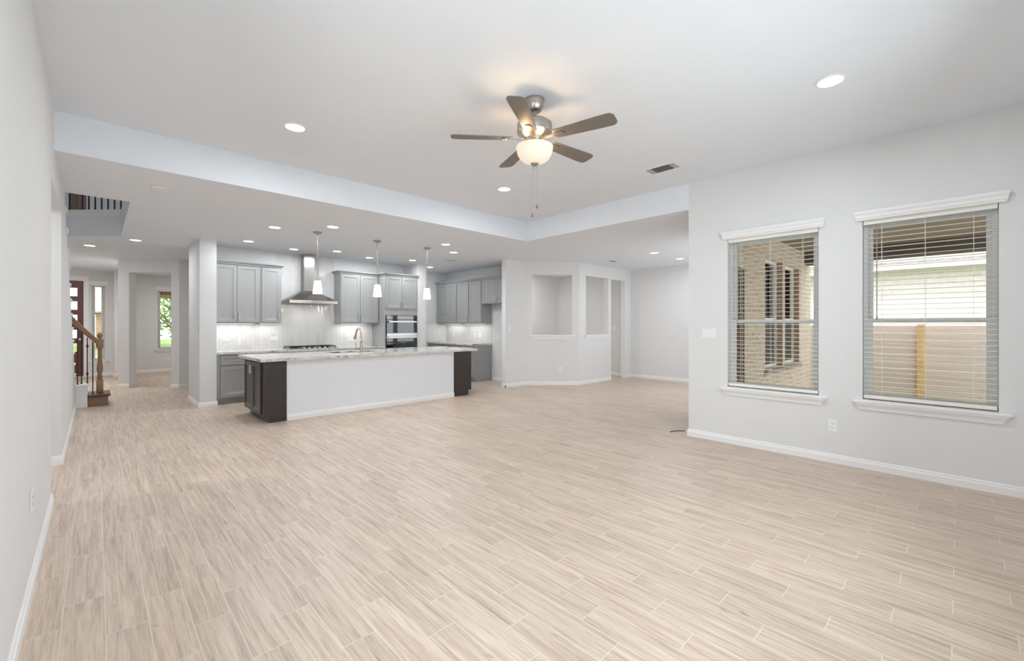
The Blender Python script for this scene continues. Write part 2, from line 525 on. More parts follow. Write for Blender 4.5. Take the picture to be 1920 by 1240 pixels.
def baseboard(name, segs, h=0.088):
    """segments with the room on the right-hand side of the direction of travel"""
    mb = MB()
    for p0, p1 in segs:
        d = Vector((p1[0] - p0[0], p1[1] - p0[1])); L = d.length; d /= L
        r = Vector((d.y, -d.x))
        prof = [(0.0, 0), (0.015, 0), (0.015, h * 0.66), (0.009, h * 0.74), (0.009, h * 0.92), (0.004, h), (0, h)]
        a = [(p0[0] + r.x * o, p0[1] + r.y * o, z) for o, z in prof]
        b = [(p1[0] + r.x * o, p1[1] + r.y * o, z) for o, z in prof]
        mb.hexa(a, b)
    return struct(mb.build(name, 'trim'))

# ------------------------------------------------------------------ the shell
XL, XR, YT, HL, HT = -0.25, 5.38, 5.22, 2.85, 3.18
struct(MB().box(-3, 10.6, -0.8, 16.8, -0.12, 0).build('floor', 'floor'))
struct(MB().box(XL - 0.15, XR + 0.16, -0.75, YT, HT, HT + 0.1).build('ceiling_tray', 'ceil'))
mb = MB()
mb.prism([(-3, YT), (10.6, YT), (10.6, 6.8), (-3, 6.8)], HL, 3.25)
mb.prism([(0.29, 6.8), (10.6, 6.8), (10.6, 9.52), (0.29, 9.52)], HL, 3.25)
mb.prism([(-3, 6.8), (-1.4, 6.8), (-1.4, 11.21), (-3, 11.21)], HL, 3.25)
mb.prism([(0.29, 9.52), (10.6, 9.52), (10.6, 16.8), (0.29, 16.8)], HL, 3.25)
mb.prism([(0.29, 9.52), (0.29, 16.8), (-1.4, 16.8), (-1.4, 11.21)], HL, 3.25)
mb.prism([(-3, 11.21), (-1.4, 11.21), (-1.4, 16.8), (-3, 16.8)], HL, 3.25)
mb.prism([(XR, 2.37), (10.6, 2.37), (10.6, YT), (XR, YT)], HL, 3.25)
mb.prism([(XR + 0.16, 2.05), (10.6, 2.05), (10.6, 2.37), (XR + 0.16, 2.37)], HL, 3.25)
struct(mb.build('ceiling', 'ceil'))

wall('wall_left', (XL, -0.56), (XL, 6.82), 0.15, 0, 3.2, [(5.44, 6.81, 0, 2.545), (ADDED_LEFT_WIN[0] + 0.56, ADDED_LEFT_WIN[1] + 0.56, 0.62, 2.45)])
wall('wall_rear', (XR + 0.16, -0.56), (XL - 0.15, -0.56), 0.15, 0, 3.2, [(XR + 0.16 - b, XR + 0.16 - a, 0.62, 2.45) for a, b in ADDED_REAR_WINS])
wall('wall_right', (XR, 2.37), (XR, -0.56), 0.16, 0, 3.2, [(0.464, 1.359, 0.655, 2.41), (1.713, 2.596, 0.66, 2.415)])
wall('wall_hall_side', (-2.0, 6.25), (XL - 0.15, 6.25), 0.15, 0, HL)
wall('wall_hall_far', (-2.0, 4.5), (-2.0, 6.25), 0.1, 0, HL)
wall('wall_hall_near', (XL - 0.15, 4.75), (-2.0, 4.75), 0.1, 0, HL)
# stair side wall with its stepped top
RUN, RISE = 0.278, 0.195
nose = lambda k: 10.28 - (k - 3) * RUN
pts = [(6.82, 0), (10.25, 0)]
for k in range(3, 15):
    pts += [(nose(k) - 0.03, RISE * k - 0.036), (nose(k) - 0.03 - RUN, RISE * k - 0.036)]
pts += [(nose(15) - 0.03, RISE * 15 - 0.036), (6.82, RISE * 15 - 0.036)]
struct(MB().prism(pts, XL, XL - 0.13, 'yz').build('wall_stair', 'wall'))
wall('wall_foyer_left', (-1.4, 6.25), (-1.4, 16.3), 0.15, 0, 5.6)
wall('wall_front', (-1.4, 16.3), (0.62, 16.3), 0.18, 0, HL, [(0.24, 1.18, 0, 2.61), (1.315, 1.575, 0.42, 2.50)])
wall('wall_study_front', (0.5, 16.45), (4.0, 16.45), 0.18, 0, HL, [(0.815, 1.75, 0.665, 2.44)])
struct(MB().box(0.35, 0.47, 15.7, 16.3, 0, HL).build('wall_foyer_return', 'wall'))
wall('wall_study_left', (0.64, 12.9), (0.64, 16.45), 0.1, 0, HL)
wall('wall_study_right', (4.0, 16.45), (4.0, 11.95), 0.1, 0, HL)
wall('wall_foyer_angled', (0.35, 12.92), (1.32, 11.95), 0.18, 0, HL, [(0.249, 1.196, 0, 2.558)])
wall('wall_passage_back', (1.32, 11.95), (4.0, 11.95), 0.12, 0, HL)
wall('wall_passage_end', (2.6, 11.95), (2.6, 9.7), 0.1, 0, HL)
struct(MB().box(1.25, 1.49, 8.85, 10.0, 0, HL).build('wall_kitchen_left', 'wall'))
wall('wall_kitchen_back', (1.49, 9.55), (5.49, 9.55), 0.15, 0, HL)
struct(MB().box(5.495, 5.73, 8.93, 10.17, 0, HL).build('wall_kitchen_stub', 'wall'))
wall('wall_kitchen_alcove', (5.6, 10.17), (7.2, 10.17), 0.15, 0, HL)
wall('wall_kitchen_right', (7.2, 10.17), (7.2, 7.05), 0.15, 0, HL)
wall('wall_niche_left', (6.53, 6.98), (7.19, 6.98), 0.12, 0, HL)
wall('wall_niche_angled', (7.19, 6.98), (8.06, 6.11), 0.12, 0, HL, [(0.13, 1.07, 1.14, 2.556)])
wall('wall_niche_right', (8.06, 6.11), (10.3, 6.11), 0.12, 0, HL, [(0.25, 1.186, 1.14, 2.556), (1.305, 1.955, 0, 2.55)])
wall('wall_planning_back', (7.3, 8.6), (10.3, 8.6), 0.1, 0, HL)
wall('wall_dining_far', (10.3, 8.6), (10.3, 2.1), 0.15, 0, HL)
OPEN_S = [(5.62, 6.57, 0.0, 2.19), (7.5, 8.45, 0.70, 2.46), (8.6, 9.55, 0.70, 2.46)]
wall('wall_dining_south', (XR + 0.16, 2.22), (10.45, 2.22), 0.13, 0, HL, [(a - XR - 0.16, b - XR - 0.16, c, d) for a, b, c, d in OPEN_S])
# upper hall seen through the stairwell opening
wall('wall_upper_back', (-1.4, 12.6), (2.6, 12.6), 0.1, 3.25, 5.6)
wall('wall_upper_right', (2.6, 12.6), (2.6, 6.7), 0.1, 3.25, 5.6)
wall('wall_upper_near', (2.6, 6.75), (-1.5, 6.75), 0.1, 3.25, 5.6)
struct(MB().box(-1.6, 2.8, 6.6, 12.8, 5.6, 5.7).build('ceiling_upper', 'ceil'))

baseboard('baseboard_left', [((XL, -0.56), (XL, 4.895)), ((XL - 0.15, 4.88), (XL + 0.015, 4.88))][:1])
baseboard('baseboard_hall', [((-2.0, 6.25), (XL + 0.015, 6.25)), ((XL, 6.243), (XL, 10.2))])
baseboard('baseboard_right', [((XR + 0.16, 2.37), (XR - 0.015, 2.37))[::-1], ((XR, 2.385), (XR, -0.56))][1:])
baseboard('baseboard_niche', [((6.53, 7.1), (6.53, 6.965)), ((6.515, 6.98), (7.19, 6.98)), ((7.184, 6.98), (8.056, 6.108)), ((8.056, 6.11), (9.365, 6.11)), ((10.015, 6.11), (10.3, 6.11)), ((7.2, 8.19), (7.2, 7.1))])
baseboard('baseboard_dining', [((10.3, 6.1), (10.3, 2.35)), ((10.3, 8.6), (10.3, 6.23))])
baseboard('baseboard_column', [((1.235, 8.85), (1.505, 8.85)), ((1.25, 10.0), (1.25, 8.842)), ((1.49, 8.842), (1.49, 8.94))])
baseboard('baseboard_foyer', [((0.35, 12.92), (0.53, 12.74)), ((1.19, 12.08), (1.325, 11.945)), ((1.32, 11.95), (2.6, 11.95)), ((-0.155, 16.3), (0.35, 16.3)), ((0.335, 15.7), (0.47, 15.7)), ((0.35, 16.3), (0.35, 15.69)), ((0.64, 16.45), (4.0, 16.45))])

# glossy wall tile: backsplash and full-height strip behind the hood
mb = MB()
us = [1.49, 2.613, 3.766, 4.66]
vs = [0.916, 1.428, HL]
grid_solid(mb, us, vs, lambda i, j: j == 0 or i == 1, lambda u, v, k: (u, 9.541 + 0.009 * k, v))
struct(mb.build('wall_tile_kitchen', 'tile_x'))
struct(MB().box(5.73, 7.19, 10.161, 10.17, 0.931, 1.43).build('wall_tile_alcove', 'tile_x'))
struct(MB().box(7.191, 7.2, 8.2, 10.161, 0.931, 1.43).build('wall_tile_right', 'tile_y'))

# ------------------------------------------------------------------ niche sills
def sill_board(name, p0, p1, z, depth=0.12, ext=0.06):
    """sill with apron under an opening; room on the right of p0-p1"""
    d = Vector((p1[0] - p0[0], p1[1] - p0[1])); L = d.length; d /= L
    o = sempty(name, (p0[0], p0[1], z), math.atan2(d.y, d.x))
    MB().box(-ext, L + ext, -0.035, 0.0, 0, 0.02, 0.004).box(0.001, L - 0.001, 0.0, depth, 0.001, 0.02).build('stool', 'trim', o)
    prof = [(0, 0), (-0.028, 0), (-0.026, -0.02), (-0.018, -0.04), (-0.014, -0.06), (-0.014, -0.078), (0, -0.078)]
    mb = MB()
    a = [(-0.035 - 0.0 + (0.02 if z_ < -0.03 else 0), y_, z_) for y_, z_ in prof]
    b = [(L + 0.035 - (0.02 if z_ < -0.03 else 0), y_, z_) for y_, z_ in prof]
    mb.hexa(a, b).build('apron', 'trim', o)
    return o
s2 = 1 / math.sqrt(2)
sill_board('trim_niche_sill_1', (7.19 + 0.13 * s2, 6.98 - 0.13 * s2), (7.19 + 1.07 * s2, 6.98 - 1.07 * s2), 1.14)
sill_board('trim_niche_sill_2', (8.31, 6.11), (9.246, 6.11), 1.14)

# ------------------------------------------------------------------ windows with blinds
def window(name, loc, rz, w, h, th=0.16, mat='vinyl', muntins=0, meeting=True, sill=True, reveal=0.085):
    """local frame: x along the wall, room at -y, opening from z=0 to h; wall face at y=0"""
    o = sempty(name, loc, rz)
    y0, y1 = reveal, th - 0.005
    f = 0.035
    mb = MB()
    mb.box(0.001, f, y0, y1, 0.001, h - 0.001).box(w - f, w - 0.001, y0, y1, 0.001, h - 0.001).box(f, w - f, y0, y1, 0.001, f).box(f, w - f, y0, y1, h - f, h - 0.001)
    mb.build('window_frame', mat, o)
    zm = h * 0.445
    def sash(n, za, zb, ya):
        r = 0.032
        m = MB().box(f, f + r, ya, ya + 0.028, za, zb).box(w - f - r, w - f, ya, ya + 0.028, za, zb).box(f + r, w - f - r, ya, ya + 0.028, za, za + r).box(f + r, w - f - r, ya, ya + 0.028, zb - r, zb)
        for q in range(1, muntins + 1):
            zz = za + (zb - za) * q / (muntins + 1)
            m.box(f + r, w - f - r, ya + 0.008, ya + 0.02, zz - 0.008, zz + 0.008)
        if muntins:
            m.box(w / 2 - 0.008, w / 2 + 0.008, ya + 0.008, ya + 0.02, za + r, zb - r)
        s = m.build(n, mat, o)
        MB().box(f + r - 0.004, w - f - r + 0.004, ya + 0.012, ya + 0.016, za + r - 0.004, zb - r + 0.004).build('pane', 'glass', s)
    if meeting:
        sash('lower_sash', f, zm + 0.02, y0 + 0.004)
        sash('upper_sash', zm - 0.02, h - f, y0 + 0.036)
    else:
        sash('sash', f, h - f, y0 + 0.02)
    if sill:
        MB().box(0.001, w - 0.001, -0.0, reveal, -0.0, 0.012).box(-0.075, w + 0.075, -0.05, -0.0005, -0.012, 0.012, 0.004).build('window_sill', 'trim', o)
        prof = [(-0.0005, -0.012), (-0.042, -0.012), (-0.040, -0.03), (-0.026, -0.045), (-0.018, -0.065), (-0.016, -0.083), (-0.0005, -0.083)]
        a = [(-0.062 + max(0, (-z_ - 0.012)) * 0.6, y_, z_) for y_, z_ in prof]
        b = [(w + 0.062 - max(0, (-z_ - 0.012)) * 0.6, y_, z_) for y_, z_ in prof]
        MB().hexa(a, b).build('sill_apron', 'trim', o)
    return o

def blind(label, loc, rz, w, h, pitch=0.046, wand=True, parts=True, val=True):
    o = thing('window_blind', label, 'blind', loc, rz, None)
    if val:
        prof = [(-0.001, 0.0), (-0.030, 0.0), (-0.032, 0.012), (-0.040, 0.022), (-0.044, 0.045), (-0.054, 0.062), (-0.058, 0.085), (-0.001, 0.085)]
        a = [(-0.045 - 0.6 * (-y_ - 0.03 if y_ < -0.03 else 0), y_, h - 0.005 + z_) for y_, z_ in prof]
        b = [(w + 0.045 + 0.6 * (-y_ - 0.03 if y_ < -0.03 else 0), y_, h - 0.005 + z_) for y_, z_ in prof]
        MB().hexa(a, b).build('valance', 'trim', o)
    MB().box(0.006, w - 0.006, 0.008, 0.062, h - 0.045, h - 0.003).build('head_rail', 'blind', o)
    zb = 0.022
    MB().box(0.008, w - 0.008, 0.008, 0.06, 0.014, 0.045, 0.004).build('bottom_rail', 'blind', o)
    n = int((h - 0.05 - 0.06) / pitch)
    def slat_shape(mb, z):
        m = 4
        prev = None
        a = []
        for i in range(m + 1):
            t = i / m
            a.append((0.009 + 0.050 * t, z + 0.002 * (1 - (2 * t - 1) ** 2)))
        prof = a + [(y, zz - 0.0022) for y, zz in reversed(a)]
        mb.hexa([(0.009, y, zz) for y, zz in prof], [(w - 0.009, y, zz) for y, zz in prof])
        return mb
    if parts:
        s0 = slat_shape(MB(), 0.0).build('slat', 'blind', o, smooth=True, loc=(0, 0, 0.045 + pitch))
        for k in range(2, n + 1):
            c = s0.copy()
            COL.objects.link(c)
            c.parent = o
            c.location = (0, 0, 0.045 + pitch * k)
    else:
        mb = MB()
        for k in range(1, n + 1):
            slat_shape(mb, 0.045 + pitch * k)
        mb.build('slats', 'blind', o)
    for q in ((0.16, 0.5, 0.84) if w > 0.5 else (0.25, 0.75)):
        x = w * q
        MB().box(x - 0.0012, x + 0.0012, 0.0065, 0.0085, 0.03, h - 0.04).box(x - 0.0012, x + 0.0012, 0.0595, 0.0615, 0.03, h - 0.04).build('ladder_cord', 'blind', o)
    if wand:
        x = 0.11 * w / 0.9 if wand != 'left' else 0.05
        MB().tube([(x, 0.002, h - 0.05), (x, 0.002, h - 0.95)], 0.0042, 8).lathe([(0.0, 0.0), (0.007, 0.004), (0.007, 0.03), (0.0, 0.034)], (x, 0.002, h - 0.97), 10).build('tilt_wand', 'plate' if wand == 'left' else 'wandgrey', o, smooth=True)
    return o
M['newelgrey'] = wood('grey_brown_post', srgb(104, 92, 84), srgb(120, 106, 96), 10, 10, 30)
M['wandgrey'] = plain('wand_acrylic', srgb(150, 146, 140), 0.3)

# right wall: local x runs towards -Y, local -y faces the room (-X)
window('window_1', (XR, 1.906, 0.655), R(-90), 0.895, 1.755)
window('window_2', (XR, 0.657, 0.66), R(-90), 0.883, 1.755)
blind('raised-slat white blind in the window nearer the corner, showing the tan brick wall', (XR, 1.906, 0.667), R(-90), 0.895, 1.743)
blind('white blind in the window at the far right, showing the board fence', (XR, 0.657, 0.672), R(-90), 0.883, 1.743)
window('window_3', (-0.085, 16.3, 0.42), 0, 0.26, 2.08, 0.18, muntins=0, meeting=False)
blind('narrow white blind in the sidelight beside the front door', (-0.085, 16.3, 0.432), 0, 0.26, 2.068, pitch=0.05, wand=False, parts=False)
window('window_4', (1.315, 16.45, 0.665), 0, 0.935, 1.775, 0.18)
blind('white blind in the study window seen through the angled opening', (1.315, 16.45, 0.677), 0, 0.935, 1.763, pitch=0.05, wand=False, parts=False)
for i, (a, b) in enumerate(ADDED_REAR_WINS):  # windows added behind the viewpoint to let the fill light in
    window('window_%d' % (5 + i), (b, -0.56, 0.62), R(180), b - a, 1.83, 0.15, muntins=2)

window('window_9', (XL, ADDED_LEFT_WIN[0], 0.62), R(90), ADDED_LEFT_WIN[1] - ADDED_LEFT_WIN[0], 1.83, 0.15, muntins=2)  # added window, out of view, for the left fill light

# ------------------------------------------------------------------ front door
d = sempty('door_1', (-1.16, 16.3, 0))
mb = MB()
us = [0.03, 0.56, 0.80, 0.92]
lz = [0.68, 1.04, 1.44, 1.80, 2.16]
vs = [0.01] + sum([[z, z + 0.22] for z in lz], []) + [2.57]
grid_solid(mb, us, vs, lambda i, j: not (i == 1 and j % 2 == 1), lambda u, v, k: (u, 0.06 + 0.045 * k, v))
slab = mb.build('door_slab', 'doorwood', d)
for z in lz:
    MB().box(0.56, 0.80, 0.08, 0.085, z, z + 0.22).build('pane', 'glass', slab)
MB().box(0.0, 0.03, 0, 0.18, 0, 2.61).box(0.92, 0.94, 0, 0.18, 0, 2.61).box(0.03, 0.92, 0, 0.18, 2.57, 2.61).box(0.945, 1.02, -0.018, 0, 0, 2.69).box(-0.08, 0.0, -0.018, 0, 0, 2.69).box(0.0, 0.945, -0.018, 0, 2.612, 2.69).build('door_frame', 'trim', d)
MB().lathe([(0, 0), (0.03, 0.0), (0.03, 0.01), (0.012, 0.014), (0.012, 0.04), (0.028, 0.05), (0.028, 0.07), (0, 0.08)], seg=16).build('door_knob', 'nickel', d, True, loc=(0.85, 0.06, 1.0), rot=(R(90), 0, 0))

# ------------------------------------------------------------------ cabinets
def handle(parent, x, y, z, ln=0.13, vert=True, mat='chrome'):
    mb = MB()
    a = ln / 2
    if vert:
        mb.tube([(x, y - 0.028, z - a), (x, y - 0.028, z + a)], 0.0072, 10)
        for q in (-0.36, 0.36):
            mb.tube([(x, y, z + ln * q), (x, y - 0.026, z + ln * q)], 0.0045, 8)
    else:
        mb.tube([(x - a, y - 0.028, z), (x + a, y - 0.028, z)], 0.0072, 10)
        for q in (-0.36, 0.36):
            mb.tube([(x + ln * q, y, z), (x + ln * q, y - 0.026, z)], 0.0045, 8)
    return mb.build('handle', mat, parent, True)

def cabinet(label, loc, rz, w, h, dp, mat='cab', doors=(), drawers=(), toe=0.0, crown=False, crown_l=True, crown_r=True, hpos='low', group=None, hmat='chrome', name='cabinet'):
    o = thing(name, label, 'cabinet', loc, rz, group)
    mb = MB()
    mb.box(0, w, 0, dp, toe, h)
    if toe:
        mb.box(0.0005, w - 0.0005, 0.07, dp, 0.001, toe)
    mb.build('body', mat, o)
    for (x0, x1, z0, z1, side) in doors:
        dr = MB().panel(x0, x1, z0, z1, -0.02).build('door', mat, o)
        if side:
            hx = x0 + 0.03 if side == 'l' else x1 - 0.03
            handle(dr, hx, -0.02, z0 + 0.11 if hpos == 'low' else z1 - 0.11, mat=hmat)
    for (x0, x1, z0, z1) in drawers:
        dr = MB().panel(x0, x1, z0, z1, -0.02, rail=0.035).build('drawer', mat, o)
        handle(dr, (x0 + x1) / 2, -0.02, (z0 + z1) / 2, vert=False, mat=hmat)
    if crown:
        prof = [(0.0, -0.005), (0.012, 0.0), (0.016, 0.015), (0.034, 0.034), (0.05, 0.044), (0.052, 0.062)]
        mb = MB()
        loops = []
        for ov, dz in prof:
            l = ov if crown_l else 0.0
            r = ov if crown_r else 0.0
            loops.append([(-l, dp - 0.001, h + dz), (-l, -ov - 0.006, h + dz), (w + r, -ov - 0.006, h + dz), (w + r, dp - 0.001, h + dz)])
        V = [[mb.bm.verts.new(p) for p in L] for L in loops]
        fs = []
        for A, B in zip(V, V[1:]):
            for i in range(4):
                j = (i + 1) % 4
                fs.append(mb.bm.faces.new((A[i], A[j], B[j], B[i])))
        fs.append(mb.bm.faces.new(V[0][::-1])); fs.append(mb.bm.faces.new(V[-1]))
        bmesh.ops.recalc_face_normals(mb.bm, faces=fs)
        mb.build('crown_moulding', mat, o)
    return o

UZ, UH = 1.43, 1.07
cabinet('tall two-door grey wall cabinet beside the white column, left of the hood', (1.492, 9.22, UZ), 0, 0.758, UH, 0.318, doors=[(0.02, 0.37, 0.012, UH - 0.012, 'r'), (0.376, 0.73, 0.012, UH - 0.012, 'l')], crown=True, crown_l=False, crown_r=False, group='grey wall cabinets')
cabinet('narrow single-door grey wall cabinet just left of the range hood', (2.251, 9.22, UZ), 0, 0.36, UH, 0.318, doors=[(0.02, 0.345, 0.012, UH - 0.012, 'r')], crown=True, crown_l=False, group='grey wall cabinets')
cabinet('two-door grey wall cabinet between the range hood and the oven tower', (3.766, 9.22, UZ), 0, 0.888, UH, 0.318, doors=[(0.02, 0.44, 0.012, UH - 0.012, 'r'), (0.446, 0.866, 0.012, UH - 0.012, 'l')], crown=True, crown_r=False, group='grey wall cabinets')
# right-hand run
XU = 6.87
cabinet('two-door grey wall cabinet in the far corner of the right-hand kitchen run', (XU, 10.155, UZ), R(-90), 0.94, UH, 0.318, doors=[(0.02, 0.466, 0.012, UH - 0.012, 'r'), (0.472, 0.925, 0.012, UH - 0.012, 'l')], crown=True, crown_l=False, crown_r=False, group='grey wall cabinets')
cabinet('single-door grey wall cabinet in the middle of the right-hand kitchen run', (XU, 9.213, UZ), R(-90), 0.507, UH, 0.318, doors=[(0.015, 0.492, 0.012, UH - 0.012, 'r')], crown=True, crown_l=False, crown_r=False, group='grey wall cabinets')
cabinet('single-door grey wall cabinet next to the short cabinet over the empty fridge space', (XU, 8.704, UZ), R(-90), 0.504, UH, 0.318, doors=[(0.015, 0.489, 0.012, UH - 0.012, 'l')], crown=True, crown_l=False, crown_r=False, group='grey wall cabinets')
cabinet('short two-door grey wall cabinet over the empty fridge space', (XU, 8.198, 1.905), R(-90), 1.08, UH - 0.475, 0.318, doors=[(0.02, 0.535, 0.012, UH - 0.487, 'r'), (0.541, 1.06, 0.012, UH - 0.487, 'l')], crown=True, crown_l=False, crown_r=False, group='grey wall cabinets')
# base cabinets, left run
BH = 0.875
def base_doors(w, n):
    ws = (w - 0.04 - 0.006 * (n - 1)) / n
    ds, dd = [], []
    for i in range(n):
        x0 = 0.02 + i * (ws + 0.006)
        ds.append((x0, x0 + ws, 0.115, 0.655, 'r' if (i % 2 == 0) else 'l'))
        dd.append((x0, x0 + ws, 0.685, 0.845))
    return ds, dd
ds, dd = base_doors(0.56, 1)
ds = [(0.055, 0.54, 0.125, 0.655, 'r')]; dd = [(0.055, 0.54, 0.69, 0.845)]
cabinet('grey base cabinet with a drawer over a door, beside the white column', (1.508, 8.95, 0), 0, 0.56, BH, 0.58, doors=ds, drawers=dd, toe=0.1, hpos='high', group='grey base cabinets')
ds, dd = base_doors(0.65, 1)
cabinet('grey base cabinet left of the cooktop, mostly behind the island', (2.07, 8.95, 0), 0, 0.65, BH, 0.58, doors=ds, drawers=dd, toe=0.1, hpos='high', group='grey base cabinets')
ds, dd = base_doors(0.92, 2)
cabinet('grey base cabinet under the cooktop, behind the island', (2.722, 8.95, 0), 0, 0.92, BH, 0.58, doors=ds, drawers=dd, toe=0.1, hpos='high', group='grey base cabinets')
ds, dd = base_doors(1.01, 2)
cabinet('grey base cabinet right of the cooktop, next to the oven tower', (3.644, 8.95, 0), 0, 1.012, BH, 0.58, doors=ds, drawers=dd, toe=0.1, hpos='high', group='grey base cabinets')
# base cabinets, right run
for lab, y, w in (('grey base cabinet in the far corner of the right-hand run', 10.155, 0.95), ('grey base cabinet in the middle of the right-hand run', 9.203, 0.5), ('grey base cabinet at the end of the right-hand run, by the fridge space', 8.701, 0.5)):
    ds, dd = base_doors(w, 2 if w > 0.8 else 1)
    ds = [(a, b, c, e + 0.015, f) for a, b, c, e, f in ds]; dd = [(a, b, c + 0.015, e + 0.015) for a, b, c, e in dd]
    cabinet(lab, (6.60, y, 0), R(-90), w, 0.888, 0.585, doors=ds, drawers=dd, toe=0.1, hpos='high', group='grey base cabinets')
# oven tower
TW, TH = 0.83, 2.5
tow = thing('oven_cabinet', 'tall grey cabinet tower holding the wall oven, right of the hood', 'cabinet', (4.66, 8.93, 0))
mb = MB()
grid_solid(mb, [0, 0.016, 0.814, TW], [0.1, 0.44, 1.612, TH], lambda i, j: not (i == 1 and j == 1), lambda u, v, k: (u, 0.02 * k, v))
mb.box(0, 0.016, 0.02, 0.605, 0.1, TH).box(0.814, TW, 0.02, 0.605, 0.1, TH).box(0.016, 0.814, 0.02, 0.605, TH - 0.02, TH).box(0.016, 0.814, 0.02, 0.605, 1.612, 1.63).box(0.016, 0.814, 0.02, 0.605, 0.42, 0.44).box(0, TW, 0.07, 0.605, 0.001, 0.1).box(0.016, 0.814, 0.595, 0.605, 0.44, TH - 0.02)
mb.build('body', 'cab', tow)
for x0, x1, sd in ((0.02, 0.412, 'r'), (0.418, 0.81, 'l')):
    dr = MB().panel(x0, x1, 1.765, TH - 0.012, -0.02).build('door', 'cab', tow)
    handle(dr, x1 - 0.03 if sd == 'r' else x0 + 0.03, -0.02, 1.875)
    dr = MB().panel(x0, x1, 0.115, 0.41, -0.02).build('drawer', 'cab', tow)
mb = MB()
prof = [(0.0, -0.005), (0.012, 0.0), (0.016, 0.015), (0.034, 0.034), (0.05, 0.044), (0.052, 0.062)]
V = [[mb.bm.verts.new(p) for p in ((0.0, 0.6, TH + z_), (0.0, 0.222, TH + z_), (-o_ - 0.001, 0.222, TH + z_), (-o_ - 0.001, -o_ - 0.006, TH + z_), (TW + min(o_, 0.004), -o_ - 0.006, TH + z_), (TW + min(o_, 0.004), 0.6, TH + z_))] for o_, z_ in prof]
fs = []
for A, B in zip(V, V[1:]):
    for i in range(6):
        fs.append(mb.bm.faces.new((A[i], A[(i + 1) % 6], B[(i + 1) % 6], B[i])))
fs.append(mb.bm.faces.new(V[0][::-1])); fs.append(mb.bm.faces.new(V[-1]))
bmesh.ops.recalc_face_normals(mb.bm, faces=fs)
mb.build('crown_moulding', 'cab', tow)

# wall oven with microwave above
ov = thing('wall_oven', 'stainless and black glass microwave and wall oven stack in the grey tower', 'oven', (4.682, 8.93, 0.445))
OW = 0.786
MB().box(0.0, OW, 0.0, 0.50, 0.005, 1.16).build('body', 'black', ov)
MB().box(0.004, OW - 0.004, -0.024, -0.001, 1.072, 1.16, 0.003).build('microwave_control_panel', 'blackglass', ov)
md = MB().box(0.004, OW - 0.004, -0.03, -0.001, 0.765, 1.066, 0.004).build('microwave_door', 'blackglass', ov)
MB().box(0.004, OW - 0.004, -0.034, -0.0305, 0.696, 0.762, 0.001).build('trim_band', 'steel', ov)
def bar_handle(parent, z):
    MB().box(0.035, OW - 0.035, -0.085, -0.062, z - 0.016, z + 0.016, 0.006).box(0.06, 0.085, -0.064, -0.03, z - 0.01, z + 0.01).box(OW - 0.085, OW - 0.06, -0.064, -0.03, z - 0.01, z + 0.01).build('handle', 'chrome', parent)
bar_handle(md, 1.022)
cp = MB().box(0.004, OW - 0.004, -0.026, -0.001, 0.44, 0.640, 0.003).build('oven_control_panel', 'blackglass', ov)
MB().box(0.36, 0.50, -0.0275, -0.0262, 0.535, 0.585).build('display', 'display', cp)
od = MB().box(0.004, OW - 0.004, -0.03, -0.001, 0.01, 0.43, 0.004).build('oven_door', 'steel', ov)
MB().box(0.08, OW - 0.08, -0.033, -0.0305, 0.05, 0.27).build('door_glass', 'blackglass', od)
bar_handle(od, 0.36)
oh = MB().box(0.035, OW - 0.035, -0.085, -0.062, 0.652, 0.684, 0.006).box(0.06, 0.085, -0.064, -0.03, 0.66, 0.676).box(OW - 0.085, OW - 0.06, -0.064, -0.03, 0.66, 0.676).box(0.004, OW - 0.004, -0.03, -0.001, 0.644, 0.692).build('upper_handle', 'chrome', ov)

# ------------------------------------------------------------------ counters
def counter(name, label, us, vs, hole, z0, z1):
    mb = MB()
    grid_solid(mb, us, vs, lambda i, j: not hole(i, j), lambda u, v, k: (u, v, z1 - (z1 - z0) * k))
    return tag(mb.build(name, 'granite'), label, 'countertop')
counter('countertop', 'white granite worktop along the back wall under the hood, holding the cooktop', [1.492, 4.655], [8.915, 9.54], lambda i, j: False, 0.876, 0.916)
counter('countertop', 'white granite worktop on the right-hand run under the corner wall cabinets', [6.565, 7.189], [8.185, 10.16], lambda i, j: False, 0.889, 0.929)
SX0, SX1, SY0, SY1 = 2.90, 3.68, 7.30, 7.74
counter('island_countertop', 'long white granite slab on top of the kitchen island', [1.645, SX0, SX1, 5.53], [6.735, SY0, SY1, 8.06], lambda i, j: i == 1 and j == 1, 0.876, 0.916)

# ------------------------------------------------------------------ island
ID, IH = 1.03, 0.874
cabinet('dark espresso two-door cabinet forming the left end of the island', (1.70, 7.83, 0), R(-90), ID, IH, 0.30, mat='espresso', doors=[(0.015, 0.485, 0.115, 0.845, 'r'), (0.491, 0.93, 0.115, 0.845, 'l')], toe=0.1, hpos='high', name='island_cabinet')
cabinet('dark espresso cabinet forming the right end of the island', (5.42, 6.80, 0), R(90), ID, IH, 0.415, mat='espresso', doors=[(0.1, 0.54, 0.115, 0.845, 'r'), (0.546, 1.01, 0.115, 0.845, 'l')], toe=0.1, hpos='high', name='island_cabinet')
struct(MB().box(2.002, 5.003, 6.815, 6.935, 0, 0.875).build('wall_island', 'wall_white'))
baseboard('baseboard_island', [((2.002, 6.815), (5.003, 6.815))])
for x0, w, lab in ((2.01, 0.86, 'dark espresso cabinet on the kitchen side of the island, left of the sink'), (3.72, 1.27, 'dark espresso cabinet on the kitchen side of the island, right of the sink')):
    ds, dd = base_doors(w, 2)
    cabinet(lab, (x0 + w, 7.86, 0), R(180), w, IH, 0.60, mat='espresso', doors=ds, drawers=dd, toe=0.1, hpos='high', name='island_cabinet')

